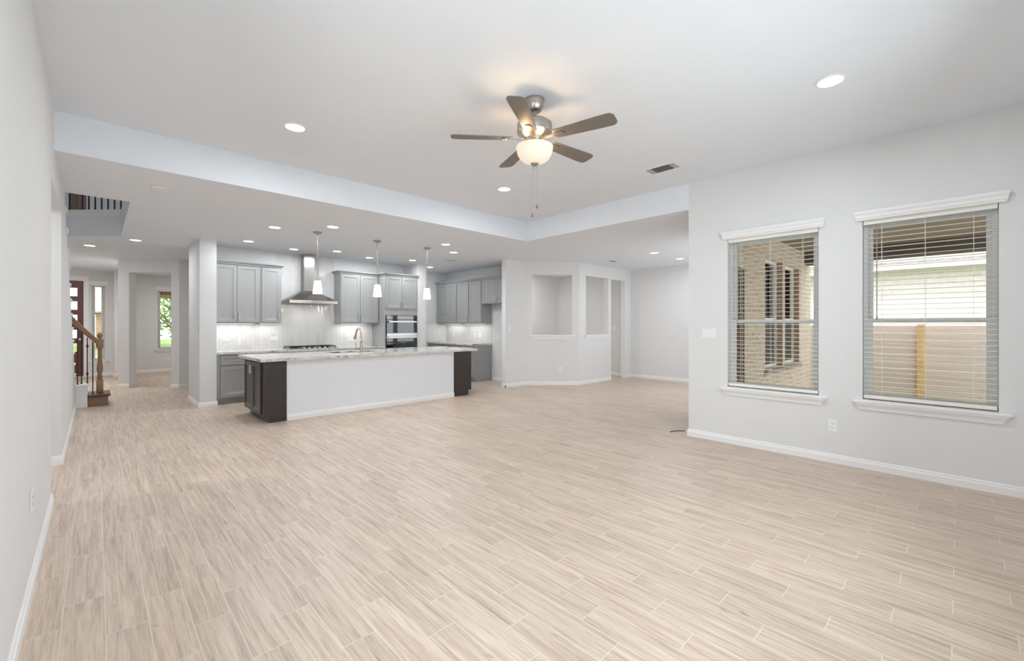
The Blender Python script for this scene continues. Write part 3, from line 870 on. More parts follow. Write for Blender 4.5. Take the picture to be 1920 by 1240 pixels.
sk = thing('sink', 'stainless undermount sink sunk in the island worktop', 'sink', (SX0, SY0, 0.66))
a, b = SX1 - SX0, SY1 - SY0
MB().box(-0.012, -0.002, -0.01, b + 0.01, 0, 0.214).box(a + 0.002, a + 0.012, -0.01, b + 0.01, 0, 0.214).box(-0.002, a + 0.002, -0.012, -0.002, 0, 0.214).box(-0.002, a + 0.002, b + 0.002, b + 0.012, 0, 0.214).box(-0.002, a + 0.002, -0.002, b + 0.002, 0, 0.01).build('basin', 'sinksteel', sk)
MB().lathe([(0.0, 0.0), (0.045, 0.0), (0.045, 0.004), (0.03, 0.002), (0, 0.002)], (a / 2, b / 2, 0.0102), 20).build('drain', 'chrome', sk, True)

fc = thing('faucet', 'brushed gooseneck pull-down faucet on the island by the sink', 'faucet', (3.30, 7.18, 0.916))
MB().lathe([(0, 0), (0.034, 0), (0.034, 0.012), (0.029, 0.02), (0.026, 0.03), (0.026, 0.11), (0.022, 0.125), (0.018, 0.19), (0.021, 0.2), (0.021, 0.215), (0.0155, 0.222), (0, 0.222)], seg=24).build('base', 'faucet', fc, True)
arc = [(0, 0, 0.22), (0, 0, 0.29)] + [(0, 0.10 - 0.10 * math.cos(t), 0.30 + 0.115 * math.sin(t)) for t in [math.pi * i / 14 for i in range(0, 13)]]
MB().tube(arc, 0.0145, 14).build('spout', 'faucet', fc, True)
e0 = Vector(arc[-1]); dn = (Vector(arc[-1]) - Vector(arc[-2])).normalized()
MB().tube([e0, e0 + dn * 0.02, e0 + dn * 0.05, e0 + dn * 0.115, e0 + dn * 0.13], [0.0155, 0.018, 0.0185, 0.027, 0.024], 16).build('spray_head', 'faucet', fc, True)
hd = MB().tube([(-0.02, 0.0, 0.07), (-0.05, 0.0, 0.075), (-0.085, 0.0, 0.082)], [0.014, 0.014, 0.012], 12).tube([(-0.085, 0.0, 0.08), (-0.095, 0.0, 0.12), (-0.10, 0.0, 0.19)], [0.011, 0.007, 0.006], 10).build('lever_handle', 'faucet', fc, True)

# ------------------------------------------------------------------ cooktop and hood
ck = thing('cooktop', 'black gas cooktop with iron grates set in the back worktop', 'cooktop', (2.72, 9.0, 0.916))
MB().box(0, 0.93, 0, 0.49, 0.0, 0.012, 0.003).build('base_plate', 'steel', ck)
for gi in range(3):
    x0 = 0.015 + gi * 0.301
    mb = MB()
    for y in (0.10, 0.24, 0.36, 0.47):
        mb.box(x0, x0 + 0.292, y - 0.008, y + 0.008, 0.034, 0.05)
    for x in (x0, x0 + 0.138, x0 + 0.276):
        mb.box(x, x + 0.016, 0.092, 0.478, 0.034, 0.05)
    for x in (x0, x0 + 0.276):
        for y in (0.092, 0.462):
            mb.box(x, x + 0.016, y, y + 0.016, 0.012, 0.034)
    mb.build('grate', 'black', ck)
for bx, by, br in ((0.16, 0.19, 0.04), (0.16, 0.38, 0.035), (0.465, 0.29, 0.055), (0.77, 0.19, 0.035), (0.77, 0.38, 0.04)):
    MB().lathe([(0, 0.012), (br, 0.012), (br, 0.022), (br * 0.7, 0.03), (0, 0.03)], (bx, by, 0), 20).build('burner', 'black', ck, True)
for i in range(5):
    MB().lathe([(0, 0.0122), (0.02, 0.0122), (0.018, 0.036), (0, 0.036)], (0.265 + i * 0.1, 0.045, 0), 16).build('knob', 'chrome', ck, True)

hd = thing('range_hood', 'stainless chimney range hood on the tiled wall above the cooktop', 'range hood', (3.18, 9.54, 1.83))
HWd = 0.47
mb = MB().box(-HWd, HWd, -0.49, 0, 0.0, 0.06, 0.003)
mb.hexa([(-HWd + 0.004, 0, 0.06), (-HWd + 0.004, -0.486, 0.06), (HWd - 0.004, -0.486, 0.06), (HWd - 0.004, 0, 0.06)], [(-0.11, 0, 0.265), (-0.11, -0.205, 0.265), (0.11, -0.205, 0.265), (0.11, 0, 0.265)])
mb.build('canopy', 'steel', hd)
MB().box(-0.105, 0.105, -0.20, 0, 0.266, 0.64).build('lower_chimney', 'steel', hd)
MB().box(-0.101, 0.101, -0.196, 0, 0.6405, 1.018).build('upper_chimney', 'steel', hd)
MB().box(-0.40, 0.40, -0.44, -0.05, -0.004, -0.0005).build('filter', 'sinksteel', hd)
for i in range(4):
    MB().lathe([(0, 0), (0.007, 0), (0.007, 0.004), (0, 0.004)], seg=10).build('button', 'chrome', hd, True, loc=(-0.06 + 0.04 * i, -0.4905, 0.03), rot=(R(90), 0, 0))

for q in (-0.2, 0.2):
    lamp('hood_lamp', 'AREA', (3.18 + q, 9.25, 1.818), 1.6, color=(1, 0.98, 0.95), shape='DISK', size=0.05)

# ------------------------------------------------------------------ lamps
def downlight(label, x, y, z, power, group='recessed ceiling downlights'):
    o = thing('recessed_downlight', label, 'ceiling light', (x, y, z), 0, group)
    MB().lathe([(0.076, -0.001), (0.098, -0.001), (0.096, -0.006), (0.080, -0.010), (0.076, -0.006), (0.076, -0.001)], seg=36).build('trim_ring', 'plate', o, True)
    MB().lathe([(0, -0.0015), (0.0755, -0.0015), (0.0755, -0.004), (0, -0.004)], seg=36).build('lens', 'lens', o, True)
    lamp('downlight_lamp', 'AREA', (x, y, z - 0.012), power, color=(0.88, 0.94, 1.0) if z > 3 else (0.90, 0.95, 1.0), shape='DISK', size=0.14, spread=R(178))
    return o
PT, PK, PF = 22.5, 14.5, 15
for lab, x, y in (('round downlight in the raised ceiling, left of the fan', 1.29, 4.15), ('round downlight in the raised ceiling just behind the fan', 3.85, 4.14), ('round downlight in the raised ceiling above the two blind-covered windows', 3.853, 0.653), ('round downlight in the raised ceiling overhead, out of the picture', 1.29, 0.653)):
    downlight(lab, x, y, HT, PT)
for lab, x, y, p in (
    ('downlight just left of the leftmost pendant canopy', 1.91, 7.06, PK),
    ('downlight between the left and middle pendant canopies', 2.52, 6.43, PK),
    ('downlight above the wall cabinet beside the white column', 1.90, 8.55, PK),
    ('downlight in front of the hood chimney, on its left', 2.73, 8.85, PK),
    ('downlight in front of the hood chimney, on its right', 3.42, 8.51, PK),
    ('downlight above the wall cabinet right of the hood, beside the middle pendant rod', 4.25, 8.84, PK),
    ('downlight in front of the oven tower top', 5.12, 8.53, PK),
    ('farthest kitchen downlight, seen right behind the rod of the right pendant', 6.05, 9.25, PK),
    ('downlight nearest the raised ceiling, above and right of the right pendant canopy', 4.535, 6.42, PK),
    ('downlight just above the small kitchen ceiling vent', 5.15, 7.02, PK),
    ('downlight right of the stairwell opening in the lowered ceiling', 0.486, 9.78, PF),
    ('downlight in the foyer ceiling beyond the stairwell opening', -0.084, 11.02, PF),
    ('downlight in the dining area ceiling, left one of the pair', 8.09, 4.27, PF),
    ('downlight in the dining area ceiling, right one of the pair by the wall corner', 9.21, 4.26, PF)):
    downlight(lab, x, y, HL, p)

def pendant(label, x, y):
    o = thing('pendant_lamp', label, 'pendant lamp', (x, y, HL), 0, 'pendants over the island')
    MB().lathe([(0, -0.001), (0.066, -0.001), (0.066, -0.012), (0.058, -0.022), (0.02, -0.028), (0.012, -0.04), (0.012, -0.055), (0, -0.055)], seg=28).build('canopy', 'nickel', o, True)
    MB().tube([(0, 0, -0.05), (0, 0, -0.075), (0, 0, -0.74)], 0.0062, 10).build('rod', 'faucet', o, True)
    MB().lathe([(0, -0.735), (0.018, -0.735), (0.024, -0.755), (0.046, -0.764), (0, -0.764)], seg=24).build('socket_cap', 'nickel', o, True)
    MB().lathe([(0.0, -0.765), (0.048, -0.765), (0.054, -0.80), (0.072, -0.965), (0.068, -0.965), (0.05, -0.80), (0.044, -0.772), (0, -0.772)], seg=28).build('glass_shade', 'shade', o, True)
    lamp('pendant_bulb', 'POINT', (x, y, HL - 1.0), 5, color=(1, 0.88, 0.75), shadow_soft_size=0.04)
for lab, x in (('leftmost white glass pendant, hanging in front of the range hood', 2.5), ('middle white glass pendant over the island, in front of the oven tower edge', 3.5), ('rightmost white glass pendant over the island', 4.5)):
    pendant(lab, x, 6.98)

def strip(label, x, y, z, ln, rz, power):
    o = thing('under_cabinet_light', label, 'under-cabinet light', (x, y, z), rz, 'under-cabinet light bars')
    MB().box(0, ln, 0, 0.03, -0.013, -0.001).build('housing', 'plate', o)
    MB().box(0.004, ln - 0.004, 0.003, 0.027, -0.016, -0.0131).build('diffuser', 'strip', o)
    c = Vector((math.cos(rz), math.sin(rz))) * ln / 2 + Vector((-math.sin(rz), math.cos(rz))) * 0.015
    lamp('under_cabinet_lamp', 'AREA', (x + c.x, y + c.y, z - 0.02), power, rot=(0, 0, rz), color=(1, 0.98, 0.95), shape='RECTANGLE', size=ln, size_y=0.03)
strip('light bar under the two-door wall cabinet beside the white column', 1.56, 9.38, UZ, 0.62, 0, 2.4)
strip('light bar under the narrow wall cabinet left of the hood', 2.29, 9.38, UZ, 0.28, 0, 1.2)
strip('light bar under the wall cabinet right of the hood', 3.85, 9.38, UZ, 0.6, 0, 2.4)
strip('light bar under the far corner wall cabinet of the right-hand run', 7.03, 10.0, UZ, 0.72, R(-90), 2.2)
strip('light bar under the wall cabinets near the fridge space', 7.03, 9.1, UZ, 0.8, R(-90), 2.2)

# ------------------------------------------------------------------ ceiling fan
FX, FY, BZ = 2.50, 2.335, 2.87
fan = thing('ceiling_fan', 'five-blade taupe and nickel ceiling fan with a lit glass bowl', 'ceiling fan', (FX, FY, HT))
MB().lathe([(0, 0), (0.078, 0.0), (0.080, -0.012), (0.076, -0.022), (0.074, -0.05), (0.058, -0.085), (0.046, -0.096), (0.03, -0.1), (0.0, -0.1)], seg=36).build('canopy', 'nickel', fan, True)
MB().tube([(0, 0, -0.095), (0, 0, -0.17)], 0.0135, 16).lathe([(0, -0.145), (0.024, -0.15), (0.026, -0.168), (0, -0.17)], seg=20).build('downrod', 'nickel', fan, True)
MB().lathe([(0, -0.168), (0.06, -0.168), (0.115, -0.178), (0.138, -0.195), (0.140, -0.255), (0.136, -0.27), (0.10, -0.292), (0.075, -0.305), (0.07, -0.325), (0.0, -0.325)], seg=48).build('motor_housing', 'nickel', fan, True)
MB().lathe([(0.0, -0.326), (0.052, -0.326), (0.05, -0.352), (0.075, -0.358), (0.085, -0.368), (0.085, -0.376), (0.0, -0.376)], seg=40).build('light_fitter', 'nickel', fan, True)
def blade_mesh():
    mb = MB()
    outline = []
    for t in [i / 10 for i in range(11)]:
        outline.append((0.175 + 0.40 * t, 0.052 + 0.018 * t))
    for i in range(1, 7):
        a = i / 7 * math.pi / 2
        outline.append((0.615 + 0.045 * math.sin(a), 0.025 + 0.045 * math.cos(a)))
    full = outline + [(x, -y) for x, y in reversed(outline)]
    return mb.prism(full, -0.003, 0.003)
b0 = None
for i in range(5):
    ang = R(-148 + 72 * i)
    hub = None
    if b0 is None:
        b0 = blade_mesh().build('blade', 'blade', fan)
        bl = b0
        mb = MB()
        mb.prism([(0.07, -0.018), (0.15, -0.012), (0.20, -0.03), (0.245, -0.026), (0.26, 0), (0.245, 0.026), (0.20, 0.03), (0.15, 0.012), (0.07, 0.018)], -0.010, -0.0035)
        for sx, sy in ((0.205, -0.016), (0.205, 0.016), (0.24, 0)):
            mb.lathe([(0, -0.013), (0.006, -0.012), (0.006, -0.010), (0, -0.010)], (sx, sy, 0), 10)
        i0 = mb.build('blade_iron', 'nickel', b0)
    else:
        bl = b0.copy(); COL.objects.link(bl); bl.parent = fan
        ic = i0.copy(); COL.objects.link(ic); ic.parent = bl
    bl.location = (0, 0, BZ - HT)
    bl.rotation_euler = (R(11) * 1, 0, ang)
    bl.rotation_mode = 'XYZ'
    m = Matrix.Rotation(ang, 4, 'Z') @ Matrix.Rotation(R(-11), 4, 'X')
    bl.rotation_euler = m.to_euler()
bowl = []
for i in range(13):
    t = i / 12 * math.pi / 2
    bowl.append((0.145 * math.cos(t) ** 0.8 if i < 12 else 0.0, -0.378 - 0.128 * math.sin(t)))
MB().lathe_open([(0.139 * (1 - (i / 9) ** 2) ** 0.5 if i < 9 else 0.001, -0.378 - 0.122 * i / 9) for i in range(9, -1, -1)] + [(0.142, -0.373), (0.147, -0.374)] + bowl[:-1] + [(0.001, -0.506)], seg=48).build('light_bowl', 'bowl', fan, True)
MB().lathe([(0, -0.500), (0.034, -0.500), (0.032, -0.512), (0.018, -0.522), (0.008, -0.528), (0.009, -0.538), (0.005, -0.546), (0, -0.547)], seg=24).build('finial', 'nickel', fan, True)
for dx, dy, zl in ((0.012, -0.014, -0.83), (-0.02, 0.006, -0.90)):
    c = MB().tube([(dx, dy, -0.35), (dx, dy, zl)], 0.0014, 6).build('pull_chain', 'nickel', fan)
    MB().lathe([(0, 0), (0.004, -0.002), (0.0085, -0.014), (0.0085, -0.022), (0.004, -0.033), (0, -0.035)], (dx, dy, zl), 12).build('pull_fob', 'stairwood', c, True)
for q in range(3):
    lamp('fan_bulb', 'POINT', (FX + 0.112 * math.cos(q * 2.1 + 0.4), FY + 0.112 * math.sin(q * 2.1 + 0.4), HT - 0.392), 4.5, color=(1, 0.66, 0.36), shadow_soft_size=0.02)

# ------------------------------------------------------------------ vents, plates, outlets
def vent(label, x, y, z, lx, ly):
    o = thing('ceiling_vent', label, 'vent', (x, y, z))
    mb = MB()
    f = 0.028
    grid_solid(mb, [-lx / 2, -lx / 2 + f, lx / 2 - f, lx / 2], [-ly / 2, -ly / 2 + f, ly / 2 - f, ly / 2], lambda i, j: not (i == 1 and j == 1), lambda u, v, k: (u, v, -0.007 + 0.006 * k))
    mb.build('frame', 'plate', o)
    MB().box(-lx / 2 + f, lx / 2 - f, -ly / 2 + f, ly / 2 - f, -0.002, -0.001).build('backing', 'ventback' if ly > lx else 'slot', o)
    mb = MB()
    ix, iy = lx / 2 - f, ly / 2 - f
    a, b = -iy * 0.62, iy * 0.62
    if ly > lx:
        for i in range(7):
            x0 = -ix + (i + 0.5) * 2 * ix / 7
            mb.hexa([(x0 - 0.005, a, -0.0065), (x0 + 0.004, a, -0.0025), (x0 + 0.005, a, -0.0028), (x0 - 0.004, a, -0.0068)], [(x0 - 0.005, b, -0.0065), (x0 + 0.004, b, -0.0025), (x0 + 0.005, b, -0.0028), (x0 - 0.004, b, -0.0068)])
        for i in range(4):
            for sg in (-1, 1):
                y0 = sg * (iy * 0.66 + i * iy * 0.1)
                mb.box(-ix, ix, y0 - 0.004, y0 + 0.004, -0.0065, -0.0045)
    else:
        for i in range(5):
            y0 = -iy + (i + 0.5) * 2 * iy / 5
            mb.box(-ix, ix, y0 - 0.0015, y0 + 0.0015, -0.0045, -0.0025)
    mb.build('louvre', 'vinyl', o)
    return o
vent('white louvred vent in the raised ceiling, right of the fan', 4.645, 2.345, HT, 0.24, 0.40)
vent('small dark-slotted vent in the kitchen ceiling near the right-hand cabinets', 5.74, 7.94, HL, 0.34, 0.17)
vent('small dark-slotted vent in the ceiling above the niche openings', 8.5, 5.5, HL, 0.34, 0.17)
tag(MB().box(0.42, 0.55, 5.82, 5.95, HL - 0.018, HL - 0.0005, 0.004).build('ceiling_plate', 'plate'), 'thin white square plate on the lowered ceiling before the stairwell', 'ceiling plate')

def device(name, label, cat, loc, rz, w, h, kind, n=1, group=None):
    """wall plate: local -y faces the room"""
    o = thing(name, label, cat, loc, rz, group)
    MB().box(-w / 2, w / 2, -0.006, -0.0005, -h / 2, h / 2, 0.002).build('plate', 'plate', o)
    if kind == 'rocker':
        for i in range(n):
            cx = (i - (n - 1) / 2) * 0.046
            MB().box(cx - 0.0165, cx + 0.0165, -0.009, -0.0062, -0.034, 0.034, 0.001).build('rocker', 'trim', o)
    else:
        for s in (-1, 1):
            c = s * 0.02
            hz = w > h
            mb = MB()
            if hz:
                q = MB().box(c - 0.014, c + 0.014, -0.0075, -0.0062, -0.016, 0.016).build('socket', 'trim', o)
                mb.box(c - 0.005, c + 0.004, -0.0082, -0.0076, 0.005, 0.0075).box(c - 0.005, c + 0.004, -0.0082, -0.0076, -0.0075, -0.005)
            else:
                q = MB().box(-0.016, 0.016, -0.0075, -0.0062, c - 0.014, c + 0.014).build('socket', 'trim', o)
                mb.box(-0.0075, -0.005, -0.0082, -0.0076, c - 0.004, c + 0.006).box(0.005, 0.0075, -0.0082, -0.0076, c - 0.004, c + 0.006).box(-0.002, 0.002, -0.0082, -0.0076, c - 0.011, c - 0.007)
            mb.build('slots', 'slot', q)
    return o
device('light_switch', 'white triple light switch on the wall left of the brick-view window', 'light switch', (XR, 2.12, 1.293), R(-90), 0.165, 0.115, 'rocker', 3)
device('wall_outlet', 'white outlet low on the wall between the two blind-covered windows', 'outlet', (XR, 0.894, 0.377), R(-90), 0.075, 0.12, 'duplex')
device('wall_outlet', 'white outlet low on the left wall by the viewpoint', 'outlet', (XL, 3.44, 0.46), R(90), 0.075, 0.12, 'duplex')
device('wall_outlet', 'white outlet low on the angled wall under the left niche opening', 'outlet', (7.752, 6.418, 0.372), R(-45), 0.075, 0.12, 'duplex')
device('light_switch', 'white light switch on the niche wall beside the fridge space', 'light switch', (6.64, 6.98, 1.30), 0, 0.075, 0.12, 'rocker', 1)
device('light_switch', 'white light switch on the left side of the white column', 'light switch', (1.25, 9.0, 1.31), R(-90), 0.075, 0.12, 'rocker', 1)
device('light_switch', 'light switch on the wall seen through the tall doorway right of the niches', 'light switch', (10.3, 6.61, 1.297), R(-90), 0.075, 0.12, 'rocker', 1)
device('wall_outlet', 'white outlet on the backsplash tile beside the white column', 'outlet', (1.758, 9.541, 1.12), 0, 0.125, 0.078, 'duplex', group='backsplash outlets')
device('wall_outlet', 'white outlet on the backsplash tile just left of the cooktop', 'outlet', (2.575, 9.541, 1.12), 0, 0.125, 0.078, 'duplex', group='backsplash outlets')
device('wall_outlet', 'white outlet on the backsplash tile behind the faucet, right of the cooktop', 'outlet', (4.13, 9.541, 1.08), 0, 0.125, 0.078, 'duplex', group='backsplash outlets')
device('wall_outlet', 'white outlet on the right-hand tile, nearest the far corner', 'outlet', (7.191, 9.80, 1.13), R(-90), 0.075, 0.12, 'duplex', group='backsplash outlets')
device('wall_outlet', 'white outlet on the right-hand tile, left one of the close pair', 'outlet', (7.191, 8.87, 1.13), R(-90), 0.075, 0.12, 'duplex', group='backsplash outlets')
device('light_switch', 'white switch on the right-hand tile, right one of the close pair', 'light switch', (7.191, 8.66, 1.13), R(-90), 0.12, 0.12, 'rocker', 2)
device('wall_outlet', 'white outlet on the bare wall of the fridge space', 'outlet', (7.2, 7.96, 1.10), R(-90), 0.075, 0.12, 'duplex')
device('wall_outlet', 'white outlet low on the study wall under the window', 'outlet', (1.56, 16.45, 0.36), 0, 0.075, 0.12, 'duplex')
tag(MB().tube([(5.44, 2.44, 0.035), (5.40, 2.52, 0.03), (5.36, 2.56, 0.026), (5.35, 2.60, 0.012)], 0.006, 8).build('floor_cord', 'black', smooth=True), 'short dark cord sticking out behind the right wall corner near the floor', 'cord')  # black floor cord poking out behind the wall corner

# ------------------------------------------------------------------ staircase
st = thing('staircase', 'white stepped staircase with oak starting step, newel and iron balusters', 'staircase', (0, 0, 0))
t0 = MB().box(-1.38, XL + 0.012, -RUN - 0.005, 0, -0.035, 0, 0.006).build('tread', 'trim', st, loc=(0, nose(3), RISE * 3))
r0 = MB().box(-1.38, XL - 0.135, -0.045, -0.03, -RISE + 0.0, -0.036).build('riser', 'trim', st, loc=(0, nose(3), RISE * 3))
for k in range(4, 16):
    for src in (t0, r0):
        c = src.copy(); COL.objects.link(c); c.parent = st; c.location = (0, nose(k), RISE * k)
s2b = MB().box(-1.38, -0.105, 10.262, 10.56, 0.0, RISE * 2 - 0.037).build('second_step', 'trim', st)
MB().box(-1.38, -0.085, 10.235, 10.59, RISE * 2 - 0.036, RISE * 2, 0.006).build('second_tread', 'trim', st)
ss = MB().box(-0.104, 0.155, 10.30, 10.86, 0.001, RISE - 0.036, 0.008).build('starting_step', 'stairwood', st)
MB().box(-0.104, 0.185, 10.27, 10.90, RISE - 0.0355, RISE, 0.010).build('starting_tread', 'treaddark', ss)
nw = MB().box(-0.046, 0.046, -0.046, 0.046, 0.0, 0.225, 0.004).box(-0.05, 0.05, -0.05, 0.05, 0.80, 0.945, 0.005)
nw.lathe([(0.045, 0.225), (0.03, 0.24), (0.043, 0.262), (0.03, 0.285), (0.04, 0.30), (0.027, 0.32), (0.03, 0.34), (0.043, 0.42), (0.038, 0.49), (0.029, 0.56), (0.026, 0.70), (0.028, 0.78), (0.04, 0.80)], seg=24)
nw.lathe([(0.04, 0.945), (0.028, 0.955), (0.02, 0.965), (0.036, 0.99), (0.038, 1.02), (0.028, 1.05), (0.0, 1.07)], seg=24)
NX, NY = 0.048, 10.55
nw.build('newel_post', 'railwood', st, True, loc=(NX, NY, RISE + 0.0005))
rail = [(NX - 0.01, NY - 0.02, 1.075), (-0.10, 10.43, 1.235), (-0.22, 10.29, 1.395), (-0.305, 10.16, 1.52), (-0.33, 10.05, 1.60)] + [(-0.33, nose(k) - 0.1, RISE * k + 0.95) for k in range(4, 15)]
mb = MB()
rings = []
for i, p in enumerate(rail):
    p = Vector(p)
    dv = (Vector(rail[min(i + 1, len(rail) - 1)]) - Vector(rail[max(i - 1, 0)])).normalized()
    sd = dv.cross(Vector((0, 0, 1))).normalized(); up = sd.cross(dv)
    rings.append([mb.bm.verts.new(p + sd * a + up * b) for a, b in ((-0.02, -0.03), (0.02, -0.03), (0.03, -0.005), (0.03, 0.015), (0.018, 0.032), (-0.018, 0.032), (-0.03, 0.015), (-0.03, -0.005))])
fs = []
for A, B in zip(rings, rings[1:]):
    for i in range(8):
        fs.append(mb.bm.faces.new((A[i], A[(i + 1) % 8], B[(i + 1) % 8], B[i])))
fs += [mb.bm.faces.new(rings[0][::-1]), mb.bm.faces.new(rings[-1])]
bmesh.ops.recalc_face_normals(mb.bm, faces=fs)
mb.build('handrail', 'railwood', st, True)
def baluster(x, y, z0, z1, knuckles):
    mb = MB().box(-0.0075, 0.0075, -0.0075, 0.0075, 0, z1 - z0).lathe([(0.0, 0.0), (0.02, 0.0), (0.02, 0.008), (0.009, 0.018), (0, 0.018)], seg=10)
    for kz in knuckles:
        mb.lathe([(0, kz - 0.03), (0.01, kz - 0.028), (0.012, kz - 0.012), (0.022, kz), (0.012, kz + 0.012), (0.01, kz + 0.028), (0, kz + 0.03)], seg=10)
    return mb.build('baluster', 'iron', st, loc=(x, y, z0))
baluster(-0.040, 10.50, RISE, 1.10, ())
baluster(-0.108, 10.44, RISE * 2, 1.18, (0.16, 0.64))
baluster(-0.178, 10.40, RISE * 2, 1.28, ())
baluster(-0.225, 10.34, RISE * 2, 1.34, ())
for k in range(4, 14):
    baluster(-0.33, nose(k) - 0.1, RISE * k, RISE * k + 0.905, (0.4,) if k % 2 else ())

# ------------------------------------------------------------------ upstairs railing above the stairwell
ub = thing('balcony_railing', 'iron baluster railing along the upstairs landing, seen through the stairwell opening', 'railing', (0.29, 9.52, 3.25), R(135))
MB().box(0.0, 2.35, -0.15, 0.02, 0.0005, 0.03, 0.004).box(0.0, 2.35, 0.0005, 0.014, -0.075, -0.0005, 0.003).build('landing_trim', 'trim', ub)
MB().box(0.06, 2.35, -0.10, -0.04, 0.93, 0.99, 0.01).build('top_rail', 'railwood', ub)
for i in range(16):
    x = 0.06 + i * 0.108
    MB().box(x - 0.008, x + 0.008, -0.078, -0.062, 0.0305, 0.93).build('baluster', 'iron', ub)
MB().box(0.71, 0.845, -0.14, -0.005, 0.0305, 1.1, 0.004).build('newel_post', 'newelgrey' if 'newelgrey' in M else 'stairwood', ub)

# ------------------------------------------------------------------ outside: patio, fence, neighbours
mb = MB()
us = sorted({5.545, 10.45} | {o[0] for o in OPEN_S} | {o[1] for o in OPEN_S})
vs = [-0.3, 0.0, 0.70, 2.19, 2.46, 2.85]
def so(i, j):
    u = (us[i] + us[i + 1]) / 2; v = (vs[j] + vs[j + 1]) / 2
    return not any(a < u < b and c < v < d for a, b, c, d in OPEN_S)
grid_solid(mb, us, vs, so, lambda u, v, k: (u, 2.10 + 0.115 * k, v))
bw = mb.build('wall_patio', 'brick_buff')
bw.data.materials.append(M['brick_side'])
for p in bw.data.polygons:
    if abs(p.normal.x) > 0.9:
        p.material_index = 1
struct(bw)
for i, (a, b, c, d_) in enumerate(OPEN_S[1:]):
    o = sempty('window_%d' % (7 + i), (a, 2.19, c))
    w, h = b - a, d_ - c
    f = 0.045
    MB().box(0.001, f, 0, 0.07, 0.001, h - 0.001).box(w - f, w - 0.001, 0, 0.07, 0.001, h - 0.001).box(f, w - f, 0, 0.07, 0.001, f).box(f, w - f, 0, 0.07, h - f, h - 0.001).box(f, w - f, 0.0, 0.06, h * 0.45 - 0.02, h * 0.45 + 0.02).build('window_frame', 'blind', o)
    MB().box(f, w - f, 0.03, 0.034, f, h * 0.45 - 0.02).build('screen', 'dark_screen', o)
    MB().box(f, w - f, 0.03, 0.034, h * 0.45 + 0.02, h - f).build('pane', 'glass', o)
    struct(MB().prism([(2.05, c - 0.07), (2.099, c - 0.085), (2.186, c - 0.005), (2.186, c + 0.0), (2.05, c - 0.015)], a - 0.05, b + 0.05, 'yz').build('trim_brick_sill_%d' % (i + 1), 'concrete'))
o = sempty('door_2', (5.62, 2.19, 0))
MB().box(0.001, 0.05, 0, 0.08, 0, 2.189).box(0.90, 0.949, 0, 0.08, 0, 2.189).box(0.05, 0.90, 0, 0.08, 2.14, 2.189).build('door_frame', 'beam', o)
MB().box(0.05, 0.90, 0.02, 0.06, 0.01, 2.14).build('door_slab', 'dark_screen', o)
struct(MB().box(5.545, 10.3, -6.5, 2.1, 2.80, 2.9).build('ceiling_patio', 'patio'))
struct(MB().box(9.95, 10.25, -6.5, 2.1, 2.575, 2.80).build('trim_patio_beam', 'beam'))
struct(MB().box(5.545, 10.5, -6.5, 2.1, -0.3, -0.10).build('floor_patio', 'concrete'))
struct(MB().box(10.5, 40, -30, 60, -0.42, -0.32).build('ground_side', 'grass'))

fe = thing('board_fence', 'pale horizontal-board fence with a yellow pine post, seen through the right-hand window', 'fence', (11.2, 0.5, -0.32))
nb, bh = 12, 0.1385
b0 = None
for i in range(nb):
    z = 0.03 + i * 0.1395
    if i == 4:
        z += 0.004
    if i == 0:
        b0 = MB().box(0, 0.02, -7.0, 2.6, 0, 0.134, 0.002).build('board', 'fence', fe, loc=(0, 0, z))
    else:
        c = b0.copy(); COL.objects.link(c); c.parent = fe; c.location = (0.0, (i % 3) * 0.02, z)
for y in (0.0, -2.4, -4.8, 2.2):
    MB().box(-0.09, -0.001, -0.055, 0.055, 0, 1.72, 0.004).build('post', 'fencepost', fe, loc=(0, y, 0))

nh = thing('neighbour_house', 'pale brick neighbouring house with white gutter behind the fence', 'house', (14.0, 0, -0.32))
MB().box(0, 6, -9, 7, 0, 3.0).build('brick_wall', 'brick_pink', nh)
MB().box(-0.42, -0.30, -9.4, 7.4, 3.0, 3.14, 0.02).build('gutter', 'gutter', nh)
MB().box(-0.30, 0.0, -9.4, 7.4, 3.0, 3.03).box(-0.30, -0.27, -9.4, 7.4, 3.03, 3.16).build('soffit', 'gutter', nh)
MB().prism([(-0.33, 3.15), (6.3, 6.4), (6.3, 6.5), (-0.36, 3.2)], -9.4, 7.4, 'xz').build('roof', 'shingle', nh)

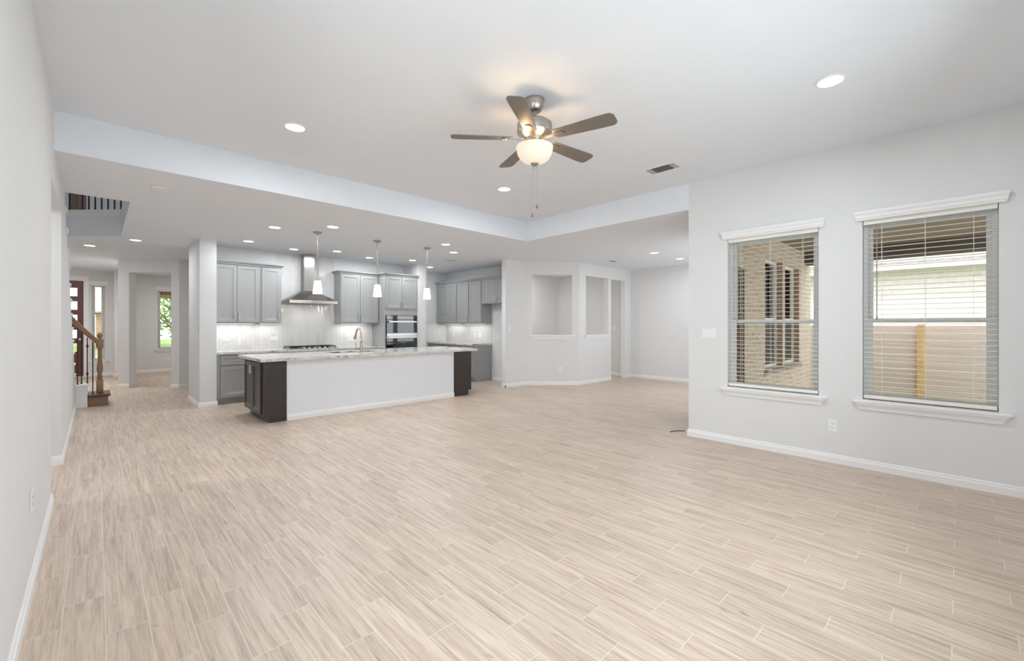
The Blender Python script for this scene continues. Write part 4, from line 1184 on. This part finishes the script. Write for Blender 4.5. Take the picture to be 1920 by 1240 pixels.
# front yard seen through the sidelight and the study window
struct(MB().box(-30, 10.5, 16.64, 60, -0.4, -0.2).build('ground_front', 'grass'))
struct(MB().box(-6, 6, 24, 30, -0.2, -0.18).build('road', 'concrete'))
struct(MB().box(-3, 1.0, 16.64, 18.6, 2.62, 2.8).box(1.0, 5.5, 16.64, 18.9, 2.30, 2.8).build('ceiling_porch', 'porchwood'))
struct(MB().box(-3, 5.5, 16.64, 18.9, -0.2, -0.04).build('floor_porch', 'concrete'))
hs = thing('street_house', 'red brick house across the street, seen through the sidelight window', 'house', (0, 38, -0.2))
MB().box(-0.02, 2.4, 0, 8, 0, 2.35).build('brick_wall', 'brick_red', hs)
MB().prism([(-0.5, 2.36), (8.5, 2.36), (8.5, 2.45), (4.2, 4.6), (3.8, 4.6), (-0.5, 2.45)], -0.4, 2.7, 'yz').build('roof', 'shingle', hs)
MB().box(1.2, 2.2, -0.03, -0.001, 0.8, 1.9).build('window', 'dark_screen', hs)
def tree(label, x, y, h, r, n, seed):
    rnd = random.Random(seed)
    o = thing('tree', label, 'tree', (x, y, -0.2), 0, 'front yard trees')
    mb = MB().tube([(0, 0, 0), (0.05, 0.02, h * 0.35), (-0.04, 0.05, h * 0.6), (0.0, 0, h * 0.9)], [0.12, 0.09, 0.06, 0.02], 8)
    for i in range(9):
        a = rnd.uniform(0, 6.28); z0 = h * rnd.uniform(0.3, 0.65)
        mb.tube([(0, 0, z0), (math.cos(a) * r * 0.5, math.sin(a) * r * 0.5, z0 + h * 0.15), (math.cos(a) * r * 0.85, math.sin(a) * r * 0.85, z0 + h * 0.26)], [0.04, 0.025, 0.01], 6)
    mb.build('trunk', 'bark', o, True)
    lf = MB()
    for i in range(n):
        while True:
            p = Vector((rnd.uniform(-1, 1), rnd.uniform(-1, 1), rnd.uniform(-1, 1)))
            if p.length < 1:
                break
        c = Vector((p.x * r, p.y * r, h * 0.64 + p.z * h * 0.38))
        u = Vector((rnd.gauss(0, 1), rnd.gauss(0, 1), rnd.gauss(0, 1))).normalized()
        v = u.cross(Vector((rnd.gauss(0, 1), rnd.gauss(0, 1), rnd.gauss(0, 1)))).normalized()
        s = rnd.uniform(0.07, 0.13)
        vs_ = [lf.bm.verts.new(c + u * s * a + v * s * b * 0.5) for a, b in ((-1, 0), (0, -1), (1, 0), (0, 1))]
        lf.bm.faces.new(vs_)
    lf.build('foliage', 'leaf', o)
tree('leafy green tree in the front yard filling the study window', 2.35, 22.0, 4.0, 1.7, 1300, 3)
tree('smaller leafy tree farther off in the front yard', 4.2, 30.0, 5.0, 2.2, 1000, 5)
